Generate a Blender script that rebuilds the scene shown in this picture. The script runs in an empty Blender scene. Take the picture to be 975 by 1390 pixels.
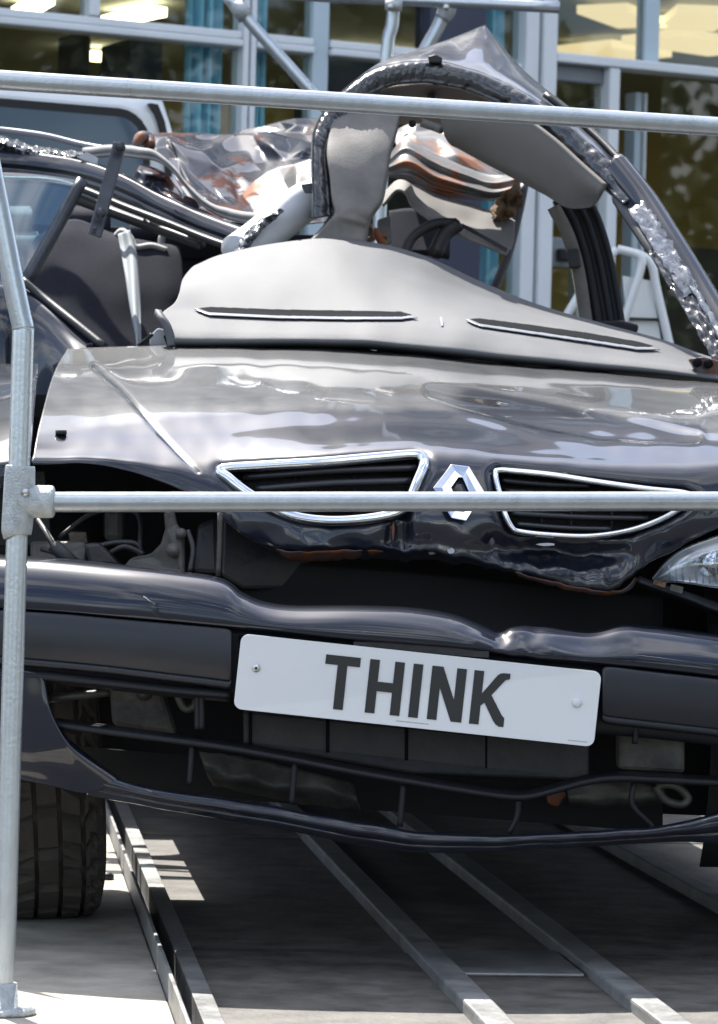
import bpy, bmesh, math, random
from mathutils import Vector, Matrix, noise
random.seed(7)
R = math.radians
scn = bpy.context.scene
COL = scn.collection

# ------------------------------------------------------------------ camera
F, CX, CY = 4725.0, 487.5, 695.0          # focal length and centre in photo pixels (975 x 1390)
ZC, ROLL = 1.20, R(1.5)
cam_d = bpy.data.cameras.new('camera'); cam = bpy.data.objects.new('camera', cam_d); COL.objects.link(cam)
cam_d.sensor_fit = 'HORIZONTAL'; cam_d.sensor_width = 36.0; cam_d.lens = 36.0 * F / 975.0
cam_d.clip_start = 0.1; cam_d.clip_end = 3000
cam.matrix_world = Matrix.Translation((0, 0, ZC)) @ Matrix.Rotation(-ROLL, 4, 'Y') @ Matrix.Rotation(R(90), 4, 'X')
cam_d.dof.use_dof = True; cam_d.dof.focus_distance = 5.15; cam_d.dof.aperture_fstop = 22.0
scn.camera = cam
scn.render.resolution_x, scn.render.resolution_y = 718, 1024

# ------------------------------------------------------------------ world, sun, exposure
SUN_EL, SUN_AZ = R(55), R(-25)            # azimuth measured from +Y towards +X
w = bpy.data.worlds.new('World'); scn.world = w; w.use_nodes = True
nt = w.node_tree; nt.nodes.clear()
sky = nt.nodes.new('ShaderNodeTexSky'); sky.sky_type = 'NISHITA'; sky.sun_disc = False
sky.sun_elevation = SUN_EL; sky.sun_rotation = SUN_AZ; sky.air_density = 1.0; sky.dust_density = 1.6; sky.ozone_density = 1.0
bg = nt.nodes.new('ShaderNodeBackground'); bg.inputs['Strength'].default_value = 0.13
wo = nt.nodes.new('ShaderNodeOutputWorld')
wc_ = nt.nodes.new('ShaderNodeTexCoord'); wn = nt.nodes.new('ShaderNodeTexNoise'); wn.inputs['Scale'].default_value = 2.6; wn.inputs['Detail'].default_value = 9; wn.inputs['Roughness'].default_value = .58
wm = nt.nodes.new('ShaderNodeMapping'); wm.inputs['Scale'].default_value = (1, 1, 1.9); wm.inputs['Location'].default_value = (3.1, 1.7, .4)
wr_ = nt.nodes.new('ShaderNodeMapRange'); wr_.interpolation_type = 'SMOOTHSTEP'; wr_.inputs[1].default_value = .45; wr_.inputs[2].default_value = .64
wx = nt.nodes.new('ShaderNodeMix'); wx.data_type = 'RGBA'; wx.inputs['B'].default_value = (8.0, 8.1, 8.4, 1)      # broken bright cloud over the whole sky
nt.links.new(wc_.outputs['Generated'], wm.inputs[0]); nt.links.new(wm.outputs[0], wn.inputs['Vector']); nt.links.new(wn.outputs[0], wr_.inputs[0]); nt.links.new(wr_.outputs[0], wx.inputs['Factor'])
nt.links.new(sky.outputs[0], wx.inputs['A']); nt.links.new(wx.outputs['Result'], bg.inputs[0]); nt.links.new(bg.outputs[0], wo.inputs[0])
sun_d = bpy.data.lights.new('sun', 'SUN'); sun_d.energy = 5.0; sun_d.angle = R(0.53); sun_d.color = (1.0, 0.965, 0.91)
sun = bpy.data.objects.new('sun', sun_d); COL.objects.link(sun)
to_sun = Vector((math.sin(SUN_AZ) * math.cos(SUN_EL), math.cos(SUN_AZ) * math.cos(SUN_EL), math.sin(SUN_EL)))
sun.rotation_euler = to_sun.to_track_quat('Z', 'Y').to_euler()
sun.location = (-6, 6, 12)
scn.view_settings.view_transform = 'Standard'; scn.view_settings.look = 'None'
scn.view_settings.exposure = 1.2; scn.view_settings.gamma = 1.0; scn.view_settings.use_curve_mapping = False

# ------------------------------------------------------------------ pixel -> place helpers
def ray(u, v):
    dx, dy = (u - CX) / F, (CY - v) / F
    c, s = math.cos(ROLL), math.sin(ROLL)
    return Vector((dx * c - dy * s, 1.0, dx * s + dy * c))
def P(u, v, Y):                            # point at depth Y
    return Vector((0, 0, ZC)) + ray(u, v) * Y
YAW = 0.105                                # the car and the trailer stand turned by six degrees
def C(u, v, t):                            # point on the car, t metres behind its bumper face (cabin set back behind the long bonnet)
    return C0(u, v, t + .25 if t > .9 else t)
def C0(u, v, t):
    r = ray(u, v); Y = (5.0 + t) / (1 - YAW * r.x)
    return Vector((0, 0, ZC)) + r * Y
DECK = P(60, 1228, 5.8).z
def onz(u, v, z):                          # point on a level plane
    r = ray(u, v); return Vector((0, 0, ZC)) + r * ((z - ZC) / r.z)

# ------------------------------------------------------------------ materials
MATS = {}
def mat(name, col=(.5, .5, .5), rough=.5, metal=0., coat=0., coat_rough=.03, spec=.5, noise_scale=0, noise_amt=0., bump=0., bump_scale=200.,
        rough_amt=0., emit=None, emit_s=0., trans=0., alpha=1., detail=6., col2=None, aniso=None, sheen=0.):
    m = bpy.data.materials.new(name); m.use_nodes = True; MATS[name] = m
    n = m.node_tree; b = n.nodes['Principled BSDF']
    b.inputs['Base Color'].default_value = (*col, 1); b.inputs['Roughness'].default_value = rough
    b.inputs['Metallic'].default_value = metal; b.inputs['Coat Weight'].default_value = coat
    b.inputs['Coat Roughness'].default_value = coat_rough; b.inputs['Specular IOR Level'].default_value = spec
    b.inputs['Transmission Weight'].default_value = trans; b.inputs['Sheen Weight'].default_value = sheen
    tc = n.nodes.new('ShaderNodeTexCoord')
    if noise_scale:
        nz = n.nodes.new('ShaderNodeTexNoise'); nz.inputs['Scale'].default_value = noise_scale; nz.inputs['Detail'].default_value = detail
        nz.inputs['Roughness'].default_value = .62
        if aniso:
            mp = n.nodes.new('ShaderNodeMapping'); mp.inputs['Scale'].default_value = aniso
            n.links.new(tc.outputs['Object'], mp.inputs[0]); n.links.new(mp.outputs[0], nz.inputs['Vector'])
        else:
            n.links.new(tc.outputs['Object'], nz.inputs['Vector'])
        cr = n.nodes.new('ShaderNodeValToRGB'); cr.color_ramp.elements[0].position = .32; cr.color_ramp.elements[1].position = .68
        c2 = col2 if col2 else tuple(max(0, min(1, c * (1 - noise_amt))) for c in col)
        cr.color_ramp.elements[0].color = (*c2, 1); cr.color_ramp.elements[1].color = (*col, 1)
        n.links.new(nz.outputs[0], cr.inputs[0]); n.links.new(cr.outputs[0], b.inputs['Base Color'])
        if rough_amt:
            mr = n.nodes.new('ShaderNodeMapRange'); mr.inputs[3].default_value = max(0, rough - rough_amt); mr.inputs[4].default_value = min(1, rough + rough_amt)
            n.links.new(nz.outputs[0], mr.inputs[0]); n.links.new(mr.outputs[0], b.inputs['Roughness'])
    if bump:
        bz = n.nodes.new('ShaderNodeTexNoise'); bz.inputs['Scale'].default_value = bump_scale; bz.inputs['Detail'].default_value = 4
        n.links.new(tc.outputs['Object'], bz.inputs['Vector'])
        bp = n.nodes.new('ShaderNodeBump'); bp.inputs['Strength'].default_value = bump; bp.inputs['Distance'].default_value = .01
        n.links.new(bz.outputs[0], bp.inputs['Height']); n.links.new(bp.outputs[0], b.inputs['Normal'])
    if emit:
        b.inputs['Emission Color'].default_value = (*emit, 1); b.inputs['Emission Strength'].default_value = emit_s
    return m

def layered(name, base, over, attr=None, scale=8., lo=.45, hi=.6, rough=(.3, .8), metal=(0, 0), coat=(1, 0), bump=0., detail=8., fine=0., spec=.25):
    """base coat with a second layer (dust, rust, bare metal) whose amount comes from noise and an optional point attribute"""
    m = bpy.data.materials.new(name); m.use_nodes = True; MATS[name] = m
    n = m.node_tree; b = n.nodes['Principled BSDF']; L = n.links.new
    tc = n.nodes.new('ShaderNodeTexCoord')
    nz = n.nodes.new('ShaderNodeTexNoise'); nz.inputs['Scale'].default_value = scale; nz.inputs['Detail'].default_value = detail; nz.inputs['Roughness'].default_value = .65
    L(tc.outputs['Object'], nz.inputs['Vector'])
    mr = n.nodes.new('ShaderNodeMapRange'); mr.interpolation_type = 'SMOOTHSTEP'
    mr.inputs[1].default_value = lo; mr.inputs[2].default_value = hi
    src = nz.outputs[0]
    if attr:
        at = n.nodes.new('ShaderNodeAttribute'); at.attribute_name = attr
        ad = n.nodes.new('ShaderNodeMath'); ad.operation = 'MULTIPLY_ADD'; ad.inputs[1].default_value = .5; L(nz.outputs[0], ad.inputs[0]); L(at.outputs['Fac'], ad.inputs[2])
        src = ad.outputs[0]
    L(src, mr.inputs[0]); fac = mr.outputs[0]
    if fine:
        fz = n.nodes.new('ShaderNodeTexNoise'); fz.inputs['Scale'].default_value = fine; fz.inputs['Detail'].default_value = 3
        L(tc.outputs['Object'], fz.inputs['Vector'])
        fr = n.nodes.new('ShaderNodeMapRange'); fr.inputs[1].default_value = .3; fr.inputs[2].default_value = .7; fr.inputs[3].default_value = .55; fr.inputs[4].default_value = 1.
        L(fz.outputs[0], fr.inputs[0])
        mu = n.nodes.new('ShaderNodeMath'); mu.operation = 'MULTIPLY'; L(fac, mu.inputs[0]); L(fr.outputs[0], mu.inputs[1]); fac = mu.outputs[0]
    mx = n.nodes.new('ShaderNodeMix'); mx.data_type = 'RGBA'; mx.inputs['A'].default_value = (*base, 1); mx.inputs['B'].default_value = (*over, 1)
    L(fac, mx.inputs['Factor']); L(mx.outputs['Result'], b.inputs['Base Color'])
    for key, (a, c) in (('Roughness', rough), ('Metallic', metal), ('Coat Weight', coat)):
        q = n.nodes.new('ShaderNodeMapRange'); q.inputs[3].default_value = a; q.inputs[4].default_value = c
        L(fac, q.inputs[0]); L(q.outputs[0], b.inputs[key])
    b.inputs['Coat Roughness'].default_value = .04; b.inputs['Coat IOR'].default_value = 1.5; b.inputs['Specular IOR Level'].default_value = spec
    if bump:
        bp = n.nodes.new('ShaderNodeBump'); bp.inputs['Strength'].default_value = bump; bp.inputs['Distance'].default_value = .004
        L(nz.outputs[0], bp.inputs['Height']); L(bp.outputs[0], b.inputs['Normal'])
    return m

PAINT = (.009, .0115, .021)
layered('bonnet_paint', PAINT, (.125, .127, .126), attr='dust', scale=14, lo=.55, hi=1.15, rough=(.30, .5), coat=(1, .9), fine=900)
layered('car_paint', PAINT, (.085, .09, .105), scale=22, lo=.66, hi=1.1, rough=(.33, .6), coat=(1, .6), fine=600, spec=.1)
layered('torn_paint', (.022, .026, .04), (.085, .036, .028), scale=9, lo=.545, hi=.60, rough=(.5, .8), metal=(.0, .0), coat=(.8, .05), bump=.2, spec=.04)
layered('bare_steel', (.17, .165, .16), (.26, .1, .05), scale=9, lo=.52, hi=.64, rough=(.4, .7), metal=(.3, .0), coat=(.3, 0), bump=.2)
layered('rusty_edge', (.06, .06, .07), (.17, .062, .028), scale=30, lo=.4, hi=.56, rough=(.4, .85), coat=(.3, 0), bump=.4)
mat('black_plastic', (.012, .013, .017), .5, spec=.3, noise_scale=40, noise_amt=.25, bump=.06, bump_scale=900, rough_amt=.1)
mat('bumper_strip', (.012, .0145, .022), .44, noise_scale=18, noise_amt=.3, bump=.05, bump_scale=1200, rough_amt=.12)
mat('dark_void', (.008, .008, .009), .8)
mat('engine_metal', (.11, .105, .095), .55, metal=.35, noise_scale=24, noise_amt=.55, bump=.15, bump_scale=120)
mat('engine_black', (.03, .03, .032), .5, noise_scale=30, noise_amt=.5, bump=.1, bump_scale=150)
mat('chrome', (.82, .83, .84), .09, metal=1., noise_scale=60, noise_amt=.08, rough_amt=.05)
mat('lamp_mirror', (.85, .86, .88), .3, metal=.75)
mat('galvanised', (.56, .605, .635), .30, metal=.78, noise_scale=40, noise_amt=.14, bump=.05, bump_scale=200, rough_amt=.08, aniso=(1, 1, .5))
mat('cast_fitting', (.55, .58, .58), .55, metal=.6, noise_scale=80, noise_amt=.3, bump=.35, bump_scale=330)
mat('plate_white', (.72, .735, .76), .28, coat=.5, noise_scale=6, noise_amt=.04)
mat('plate_black', (.012, .012, .013), .35)
mat('plate_print', (.35, .36, .38), .5)
mat('dash_grey', (.112, .115, .121), .6, spec=.3, noise_scale=9, noise_amt=.22, bump=.22, bump_scale=700, rough_amt=.08)
mat('dash_dark', (.010, .011, .013), .9, spec=.05, bump=.1, bump_scale=500)
mat('dash_trim', (.20, .21, .24), .4)
mat('seat_fabric', (.030, .032, .043), .9, noise_scale=260, noise_amt=.35, bump=.25, bump_scale=700, spec=.1)
mat('seat_sunlit', (.40, .39, .38), .85, noise_scale=200, noise_amt=.2, bump=.2, bump_scale=600)  # pale seat cloth with the sunlight put into its colour
mat('airbag_cloth', (.27, .265, .26), .8, noise_scale=30, noise_amt=.3)
mat('slat_gloss', (.03, .032, .038), .28)
layered('roof_paint_sunlit', (.03, .034, .05), (.16, .165, .18), scale=6, lo=.3, hi=.75, rough=(.3, .5), coat=(1, .8), fine=500)  # paler copy of the car paint, sun on the roof put into the colour
mat('belt_web', (.25, .28, .30), .7, noise_scale=300, noise_amt=.2)
mat('trim_taupe', (.19, .177, .16), .7, noise_scale=16, noise_amt=.38, bump=.12, bump_scale=300)
mat('headliner', (.17, .158, .145), .85, noise_scale=12, noise_amt=.12, bump=.1, bump_scale=900)
mat('tape_black', (.022, .023, .026), .22, coat=.7, coat_rough=.12, bump=.25, bump_scale=30)
mat('tape_silver', (.30, .31, .33), .2, metal=.7, bump=.3, bump_scale=40, noise_scale=20, noise_amt=.5)
mat('white_foam', (.50, .51, .53), .45, noise_scale=20, noise_amt=.12, bump=.06, bump_scale=90)
mat('foam_brown', (.2, .12, .06), .95, noise_scale=60, noise_amt=.5, bump=.8, bump_scale=160)
mat('rubber', (.014, .014, .015), .5, bump=.08, bump_scale=300)
mat('tyre_rubber', (.032, .029, .026), .8, noise_scale=25, noise_amt=.4, bump=.2, bump_scale=250, col2=(.05, .042, .034))
mat('wheel_steel', (.32, .32, .33), .4, metal=.8)
mat('bracket_steel', (.06, .066, .08), .38, metal=.3, noise_scale=30, noise_amt=.4)
mat('bolt_zinc', (.6, .6, .58), .3, metal=.9)
mat('white_paint', (.78, .79, .79), .3, coat=.6, noise_scale=5, noise_amt=.06)
mat('deck_ply', (.46, .42, .35), .8, noise_scale=11, noise_amt=.42, bump=.12, bump_scale=60, rough_amt=.1)
mat('deck_panel', (.15, .138, .12), .72, noise_scale=13, noise_amt=.62, bump=.25, bump_scale=70, rough_amt=.12)
mat('deck_steel', (.30, .30, .29), .5, metal=.45, noise_scale=12, noise_amt=.5, bump=.15, bump_scale=90, rough_amt=.15)
mat('asphalt', (.055, .055, .055), .9, noise_scale=3, noise_amt=.3, bump=.4, bump_scale=120)
mat('frame_white', (.74, .77, .79), .35, noise_scale=3, noise_amt=.08)
mat('frame_blue', (.50, .60, .66), .4, noise_scale=3, noise_amt=.08)
mat('panel_grey', (.20, .215, .235), .55, noise_scale=3, noise_amt=.15)
mat('panel_navy', (.035, .042, .075), .5, noise_scale=3, noise_amt=.15)
mat('brickwork', (.36, .30, .25), .9, noise_scale=10, noise_amt=.3, bump=.3, bump_scale=60)
mat('curtain_blue', (.25, .60, .80), .9, noise_scale=8, noise_amt=.25, aniso=(6, 6, .3))
mat('room_wall', (.62, .50, .20), .9, noise_scale=1.2, noise_amt=.3)
mat('room_dark', (.06, .055, .05), .9, noise_scale=1.2, noise_amt=.3)
mat('room_ceiling', (.26, .28, .28), .9)
mat('lamp_warm', (.9, .85, .6), .5, emit=(1, .88, .55), emit_s=4.2)
mat('lamp_panel', (.9, .85, .6), .5, emit=(1, .80, .46), emit_s=.38)
mat('bark', (.10, .075, .05), .9, noise_scale=9, noise_amt=.5, bump=.6, bump_scale=30)
mat('leaf', (.03, .055, .014), .6, noise_scale=1.5, noise_amt=.5)
mat('spot_pale', (.5, .5, .5), .5)

def glass(name, tint, refl_rough=.02, ior=1.5, base=.0, boost=.45):
    m = bpy.data.materials.new(name); m.use_nodes = True; MATS[name] = m
    n = m.node_tree; n.nodes.clear(); L = n.links.new
    o = n.nodes.new('ShaderNodeOutputMaterial'); t = n.nodes.new('ShaderNodeBsdfTransparent'); t.inputs[0].default_value = (*tint, 1)
    g = n.nodes.new('ShaderNodeBsdfGlossy'); g.inputs['Roughness'].default_value = refl_rough
    f = n.nodes.new('ShaderNodeFresnel'); f.inputs[0].default_value = ior
    ml = n.nodes.new('ShaderNodeMath'); ml.operation = 'MULTIPLY_ADD'; ml.use_clamp = True; ml.inputs[1].default_value = boost; ml.inputs[2].default_value = base; L(f.outputs[0], ml.inputs[0])
    mx = n.nodes.new('ShaderNodeMixShader'); L(ml.outputs[0], mx.inputs[0]); L(t.outputs[0], mx.inputs[1]); L(g.outputs[0], mx.inputs[2]); L(mx.outputs[0], o.inputs[0])
glass('window_glass', (.95, .97, .94), base=.015)
glass('car_glass', (.50, .62, .66), base=.2)
mat('van_glass', (.085, .125, .165), .08, spec=.5)
glass('lamp_lens', (.90, .93, .95), base=.10, refl_rough=.06)

# ------------------------------------------------------------------ mesh helpers
def tag(o, label, cat, group=None):
    o['label'] = label; o['category'] = cat
    if group: o['group'] = group
    return o
def thing(name, label, cat, loc=(0, 0, 0), rotz=0., group=None):
    o = bpy.data.objects.new(name, None); COL.objects.link(o); o.location = loc; o.rotation_euler = (0, 0, rotz)
    o.empty_display_size = .1
    return tag(o, label, cat, group)
def root_of(o):
    while o.parent: o = o.parent
    return o
def link(name, me, m, parent=None, smooth=True, thick=0., sub=0, bevel=0.):
    """vertices are given in world space when the root is unrotated: they are shifted to the root's base"""
    if parent is not None:
        r = root_of(parent)
        if r.rotation_euler.z == 0: me.transform(Matrix.Translation(-r.location))
    o = bpy.data.objects.new(name, me); COL.objects.link(o); o.parent = parent
    me.materials.append(MATS[m])
    if smooth:
        me.polygons.foreach_set('use_smooth', [True] * len(me.polygons))
    if thick:
        s = o.modifiers.new('thickness', 'SOLIDIFY'); s.thickness = thick; s.offset = 0
    if bevel:
        b = o.modifiers.new('edge', 'BEVEL'); b.width = bevel; b.segments = 2; b.limit_method = 'ANGLE'
    if sub:
        s = o.modifiers.new('sub', 'SUBSURF'); s.levels = s.render_levels = sub
    return o
def crom(p0, p1, p2, p3, t):
    return tuple(.5 * ((2 * b) + (-a + c) * t + (2 * a - 5 * b + 4 * c - d) * t * t + (-a + 3 * b - 3 * c + d) * t ** 3) for a, b, c, d in zip(p0, p1, p2, p3))
def spline(pts, n, closed=False):
    k = len(pts); out = []
    if k == 2 and not closed:
        return [tuple(a + (b - a) * i / (n - 1) for a, b in zip(*pts)) for i in range(n)]
    for i in range(n):
        if closed:
            x = i / n * k; j = int(x) % k; f = x - int(x)
            out.append(crom(pts[j - 1], pts[j], pts[(j + 1) % k], pts[(j + 2) % k], f))
        else:
            x = i / (n - 1) * (k - 1); j = min(int(x), k - 2); f = x - j
            a = pts[j - 1] if j > 0 else tuple(2 * p - q for p, q in zip(pts[0], pts[1]))
            d = pts[j + 2] if j + 2 < k else tuple(2 * p - q for p, q in zip(pts[-1], pts[-2]))
            out.append(crom(a, pts[j], pts[j + 1], d, f))
    return out
def lin(pts, n):
    L = [0]
    for a, b in zip(pts, pts[1:]): L.append(L[-1] + math.dist(a[:2], b[:2]))
    out = []
    for i in range(n):
        s = L[-1] * i / (n - 1); j = 0
        while j < len(L) - 2 and L[j + 1] < s: j += 1
        f = (s - L[j]) / max(1e-9, L[j + 1] - L[j]); out.append(tuple(a + (b - a) * f for a, b in zip(pts[j], pts[j + 1])))
    return out
def mesh(name, V, Fc):
    me = bpy.data.meshes.new(name); me.from_pydata([tuple(v) for v in V], [], Fc); me.update(); return me
def inpoly(x, y, poly):
    c = False; j = len(poly) - 1
    for i in range(len(poly)):
        (xi, yi), (xj, yj) = poly[i], poly[j]
        if (yi > y) != (yj > y) and x < (xj - xi) * (y - yi) / (yj - yi) + xi: c = not c
        j = i
    return c
PQ = {}
def patch(name, rows, nu, nv, m, parent, conv=C, disp=None, hole=None, thick=.0015, attr=None, smooth=True):
    rr = [spline(r, nu) for r in rows]
    cols = [spline([r[i] for r in rr], nv) for i in range(nu)]
    V, Q, Fc = [], [], []
    for j in range(nv):
        for i in range(nu):
            q = cols[i][j]
            if disp:
                d = disp(q[0], q[1], i / (nu - 1), j / (nv - 1)); q = (q[0] + d[0], q[1] + d[1], q[2] + d[2])
            Q.append(q); V.append(conv(*q))
    for j in range(nv - 1):
        for i in range(nu - 1):
            a = j * nu + i; f = (a, a + 1, a + nu + 1, a + nu)
            if hole:
                cu = sum(Q[k][0] for k in f) / 4; cv = sum(Q[k][1] for k in f) / 4
                if hole(cu, cv): continue
            Fc.append(f)
    me = mesh(name, V, Fc); PQ[name] = Q
    if attr:
        at = me.attributes.new(attr[0], 'FLOAT', 'POINT'); at.data.foreach_set('value', [attr[1](q[0], q[1]) for q in Q])
    if hole:
        bm = bmesh.new(); bm.from_mesh(me); bmesh.ops.delete(bm, geom=[v for v in bm.verts if not v.link_faces], context='VERTS'); bm.to_mesh(me); bm.free()
    return link(name, me, m, parent, smooth, thick)
def folded(name, rows, nu, nv, m, parent, au, av, at, seed=1, thick=.0015, sub=3, cr=.75):
    """crushed sheet metal: a coarse jittered grid with sharp folds, rounded by subdivision"""
    rnd = random.Random(seed); rr = [spline(r, nu) for r in rows]; cols = [spline([r[i] for r in rr], nv) for i in range(nu)]
    V = []
    for j in range(nv):
        for i in range(nu):
            q = cols[i][j]; e = .4 if i in (0, nu - 1) or j in (0, nv - 1) else 1.
            V.append(C(q[0] + rnd.uniform(-au, au) * e, q[1] + rnd.uniform(-av, av) * e, q[2] + rnd.uniform(-at, at) * e))
    Fc = []
    for j in range(nv - 1):
        for i in range(nu - 1):
            a = j * nu + i
            Fc += [(a, a + 1, a + nu + 1), (a, a + nu + 1, a + nu)] if rnd.random() < .5 else [(a, a + 1, a + nu), (a + 1, a + nu + 1, a + nu)]
    me = mesh(name, V, Fc)
    c = me.attributes.new('crease_edge', 'FLOAT', 'EDGE'); c.data.foreach_set('value', [rnd.choice((0, 0, cr * .6, cr)) for _ in me.edges])
    o = link(name, me, m, parent, True, 0, sub)
    s_ = o.modifiers.new('thickness', 'SOLIDIFY'); s_.thickness = thick; s_.offset = 0
    return o
def tube_mesh(name, pts, seg=14, caps=True):
    """pts: list of (Vector, radius)"""
    V, Fc = [], []; n = len(pts); up = None
    for i, (p, r) in enumerate(pts):
        a = pts[max(0, i - 1)][0]; b = pts[min(n - 1, i + 1)][0]; t = (b - a).normalized()
        if up is None: up = Vector((0, 0, 1)) if abs(t.z) < .9 else Vector((1, 0, 0))
        x = t.cross(up).normalized(); up = x.cross(t).normalized()
        for k in range(seg):
            an = 2 * math.pi * k / seg; V.append(p + (x * math.cos(an) + up * math.sin(an)) * r)
    for i in range(n - 1):
        for k in range(seg):
            k2 = (k + 1) % seg; Fc.append((i * seg + k, i * seg + k2, (i + 1) * seg + k2, (i + 1) * seg + k))
    if caps: Fc += [tuple(range(seg))[::-1], tuple((n - 1) * seg + k for k in range(seg))]
    return mesh(name, V, Fc)
def tube(name, pts, r, m, parent, conv=C, n=0, seg=14, closed=False):
    q = pts
    if n: q = spline(pts, n, closed)
    if closed: q = list(q) + [q[0]]
    return link(name, tube_mesh(name, [(conv(*p[:3]), p[3] if len(p) > 3 else r) for p in q], seg, not closed), m, parent)
def slab(name, poly, depth, m, parent, conv=C, bevel=0., smooth=False):
    """outline of (u, v, t) points pushed back by depth"""
    k = len(poly); V = [conv(*p) for p in poly] + [conv(p[0], p[1], p[2]) + Vector((0, depth, 0)) for p in poly]
    Fc = [tuple(range(k)), tuple(range(2 * k - 1, k - 1, -1))] + [(i, i + k, (i + 1) % k + k, (i + 1) % k) for i in range(k)]
    me = mesh(name, V, Fc)
    bm = bmesh.new(); bm.from_mesh(me); bmesh.ops.recalc_face_normals(bm, faces=bm.faces); bm.to_mesh(me); bm.free()
    return link(name, me, m, parent, smooth, bevel=bevel)
def box_mesh(name, x0, x1, y0, y1, z0, z1):
    V = [(x, y, z) for x in (x0, x1) for y in (y0, y1) for z in (z0, z1)]
    return mesh(name, V, [(0, 1, 3, 2), (4, 6, 7, 5), (0, 4, 5, 1), (2, 3, 7, 6), (0, 2, 6, 4), (1, 5, 7, 3)])
def box(name, x0, x1, y0, y1, z0, z1, m, parent, bevel=0.):
    return link(name, box_mesh(name, x0, x1, y0, y1, z0, z1), m, parent, False, bevel=bevel)
def obox(name, c, ax, ay, az, hx, hy, hz, m, parent, bevel=0.):
    V = [c + ax * (sx * hx) + ay * (sy * hy) + az * (sz * hz) for sx in (-1, 1) for sy in (-1, 1) for sz in (-1, 1)]
    return link(name, mesh(name, V, [(0, 1, 3, 2), (4, 6, 7, 5), (0, 4, 5, 1), (2, 3, 7, 6), (0, 2, 6, 4), (1, 5, 7, 3)]), m, parent, False, bevel=bevel)
def bar(name, A, B, wid, hgt, m, parent, bevel=.0015):     # level bar lying on A-B, its base at their height
    t = (B - A).normalized(); s = t.cross(Vector((0, 0, 1))).normalized(); upv = s.cross(t)
    c = (A + B) / 2 + upv * hgt / 2
    return obox(name, c, t, s, upv, (B - A).length / 2, wid / 2, hgt / 2, m, parent, bevel)
def nz(x, y, z=0., s=1.):
    return noise.noise(Vector((x * s, y * s, z)))
def crease(x, y, z, s):                                    # sharp folded-sheet relief, about -1..1
    d = noise.voronoi(Vector((x * s, y * s, z)))[0]
    return (d[1] - d[0]) * 1.4 - .5
def pdist(x, y, pl):
    best = 1e9
    for (ax, ay), (bx, by) in zip(pl, pl[1:]):
        dx, dy = bx - ax, by - ay; f = max(0, min(1, ((x - ax) * dx + (y - ay) * dy) / (dx * dx + dy * dy)))
        best = min(best, math.hypot(x - ax - f * dx, y - ay - f * dy))
    return best
def sstep(a, b, x):
    f = max(0, min(1, (x - a) / (b - a))); return f * f * (3 - 2 * f)

# ================================================================== SETTING
g = link('ground', mesh('ground', [(-400, -400, 0), (400, -400, 0), (400, 400, 0), (-400, 400, 0)], [(0, 1, 2, 3)]), 'asphalt', None, False)
g['kind'] = 'structure'

# ------------------------------------------------------------------ building (turned 28 degrees, recedes to the right)
PSI = R(28); Y0 = 13.0
E = Vector((math.cos(PSI), math.sin(PSI), 0)); N = Vector((math.sin(PSI), -math.cos(PSI), 0)); O = Vector((0, Y0, 0))
def FA(u, v, off=0.):                       # pixel -> (along facade, height) on the facade plane moved out by off
    r = ray(u, v); c = Vector((0, 0, ZC)); k = ((O + N * off - c).dot(N)) / r.dot(N); p = c + r * k - O
    return p.dot(E), p.z
bld = thing('building', 'long glazed building with white window frames and blue curtains behind the wreck', 'building', O, PSI)
def fb(name, a0, a1, z0, z1, o0, o1, m, parent=None, bevel=.006):   # facade box: o is outwards towards the camera
    return box(name, a0, a1, -o1, -o0, z0, z1, m, parent or bld, bevel)
FT = .055
zt1 = FA(100, 22)[1]; zt0 = FA(100, 44)[1]                       # main transom
A = lambda u, v=60: FA(u, v)[0]
EX = 9.0; TOP = 6.5
am = [(A(323), A(331)), (A(333), A(341))]                         # double main mullion
ap = (A(420), A(442)); adk = (A(573), A(650)); aw = (A(704), A(744))
# mullions
bays = []
def mullion(a0, a1, z0=.35, z1=3.62, m='frame_white', o1=.05, name='mullion'):
    return fb(name, a0, a1, z0, z1, -.05, o1, m)
mullion(am[0][0], am[0][1] ); mullion(am[1][0] + .002, am[1][1])
mullion(ap[0], ap[1], m='frame_blue', o1=.03)
fb('dark_panel', adk[0], adk[1], .35, 3.62, -.06, .06, 'panel_navy')
w3 = (aw[1] - aw[0]) / 2
mullion(aw[0], aw[0] + w3 - .006, o1=.06); mullion(aw[0] + w3 + .006, aw[1], o1=.075)
aup = (A(115, 12), A(130, 12)); mullion(aup[0], aup[1], zt1 + .003, 3.62, o1=.045)
aL = am[0][0] - 2.3; mullion(aL - .06, aL)
aR0 = A(655); 
# transoms
def transom(a0, a1, z0, z1, o1=.055):
    h = (z1 - z0)
    fb('transom', a0, a1, z0, z0 + h * .45, -.05, o1, 'frame_white'); fb('transom', a0, a1, z0 + h * .5, z1, -.05, o1 - .012, 'frame_white')
transom(aL + .002, am[0][0] - .002, zt0, zt1); transom(am[1][1] + .002, ap[0] - .002, zt0, zt1); transom(ap[1] + .002, adk[0] - .002, zt0, zt1)
transom(adk[1] + .002, aw[0] - .002, zt0 - .02, zt1 - .02)
# right part: high pane over a door
zd1 = FA(850, 83)[1]; zd0 = FA(850, 96)[1]
aE = A(1150)
fb('transom', aw[1] + .002, aE, zd0, zd1, -.05, .07, 'frame_white')
aD0 = A(816, 130); aD1 = A(830, 130)
fb('door_post', aD0, aD1, .35, zd0 - .002, -.05, .065, 'frame_white')
fb('soffit_panel', aw[1] + .002, aD0 - .002, FA(780, 112)[1], zd0 - .002, -.02, .02, 'panel_grey')
aM0 = A(873, 20); aM1 = A(893, 20)
fb('mullion', aM0, aM1, zd1 + .002, 3.62, -.05, .02, 'frame_blue')
fb('mullion', aE, aE + .1, .35, 3.62, -.05, .06, 'frame_white')
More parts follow.
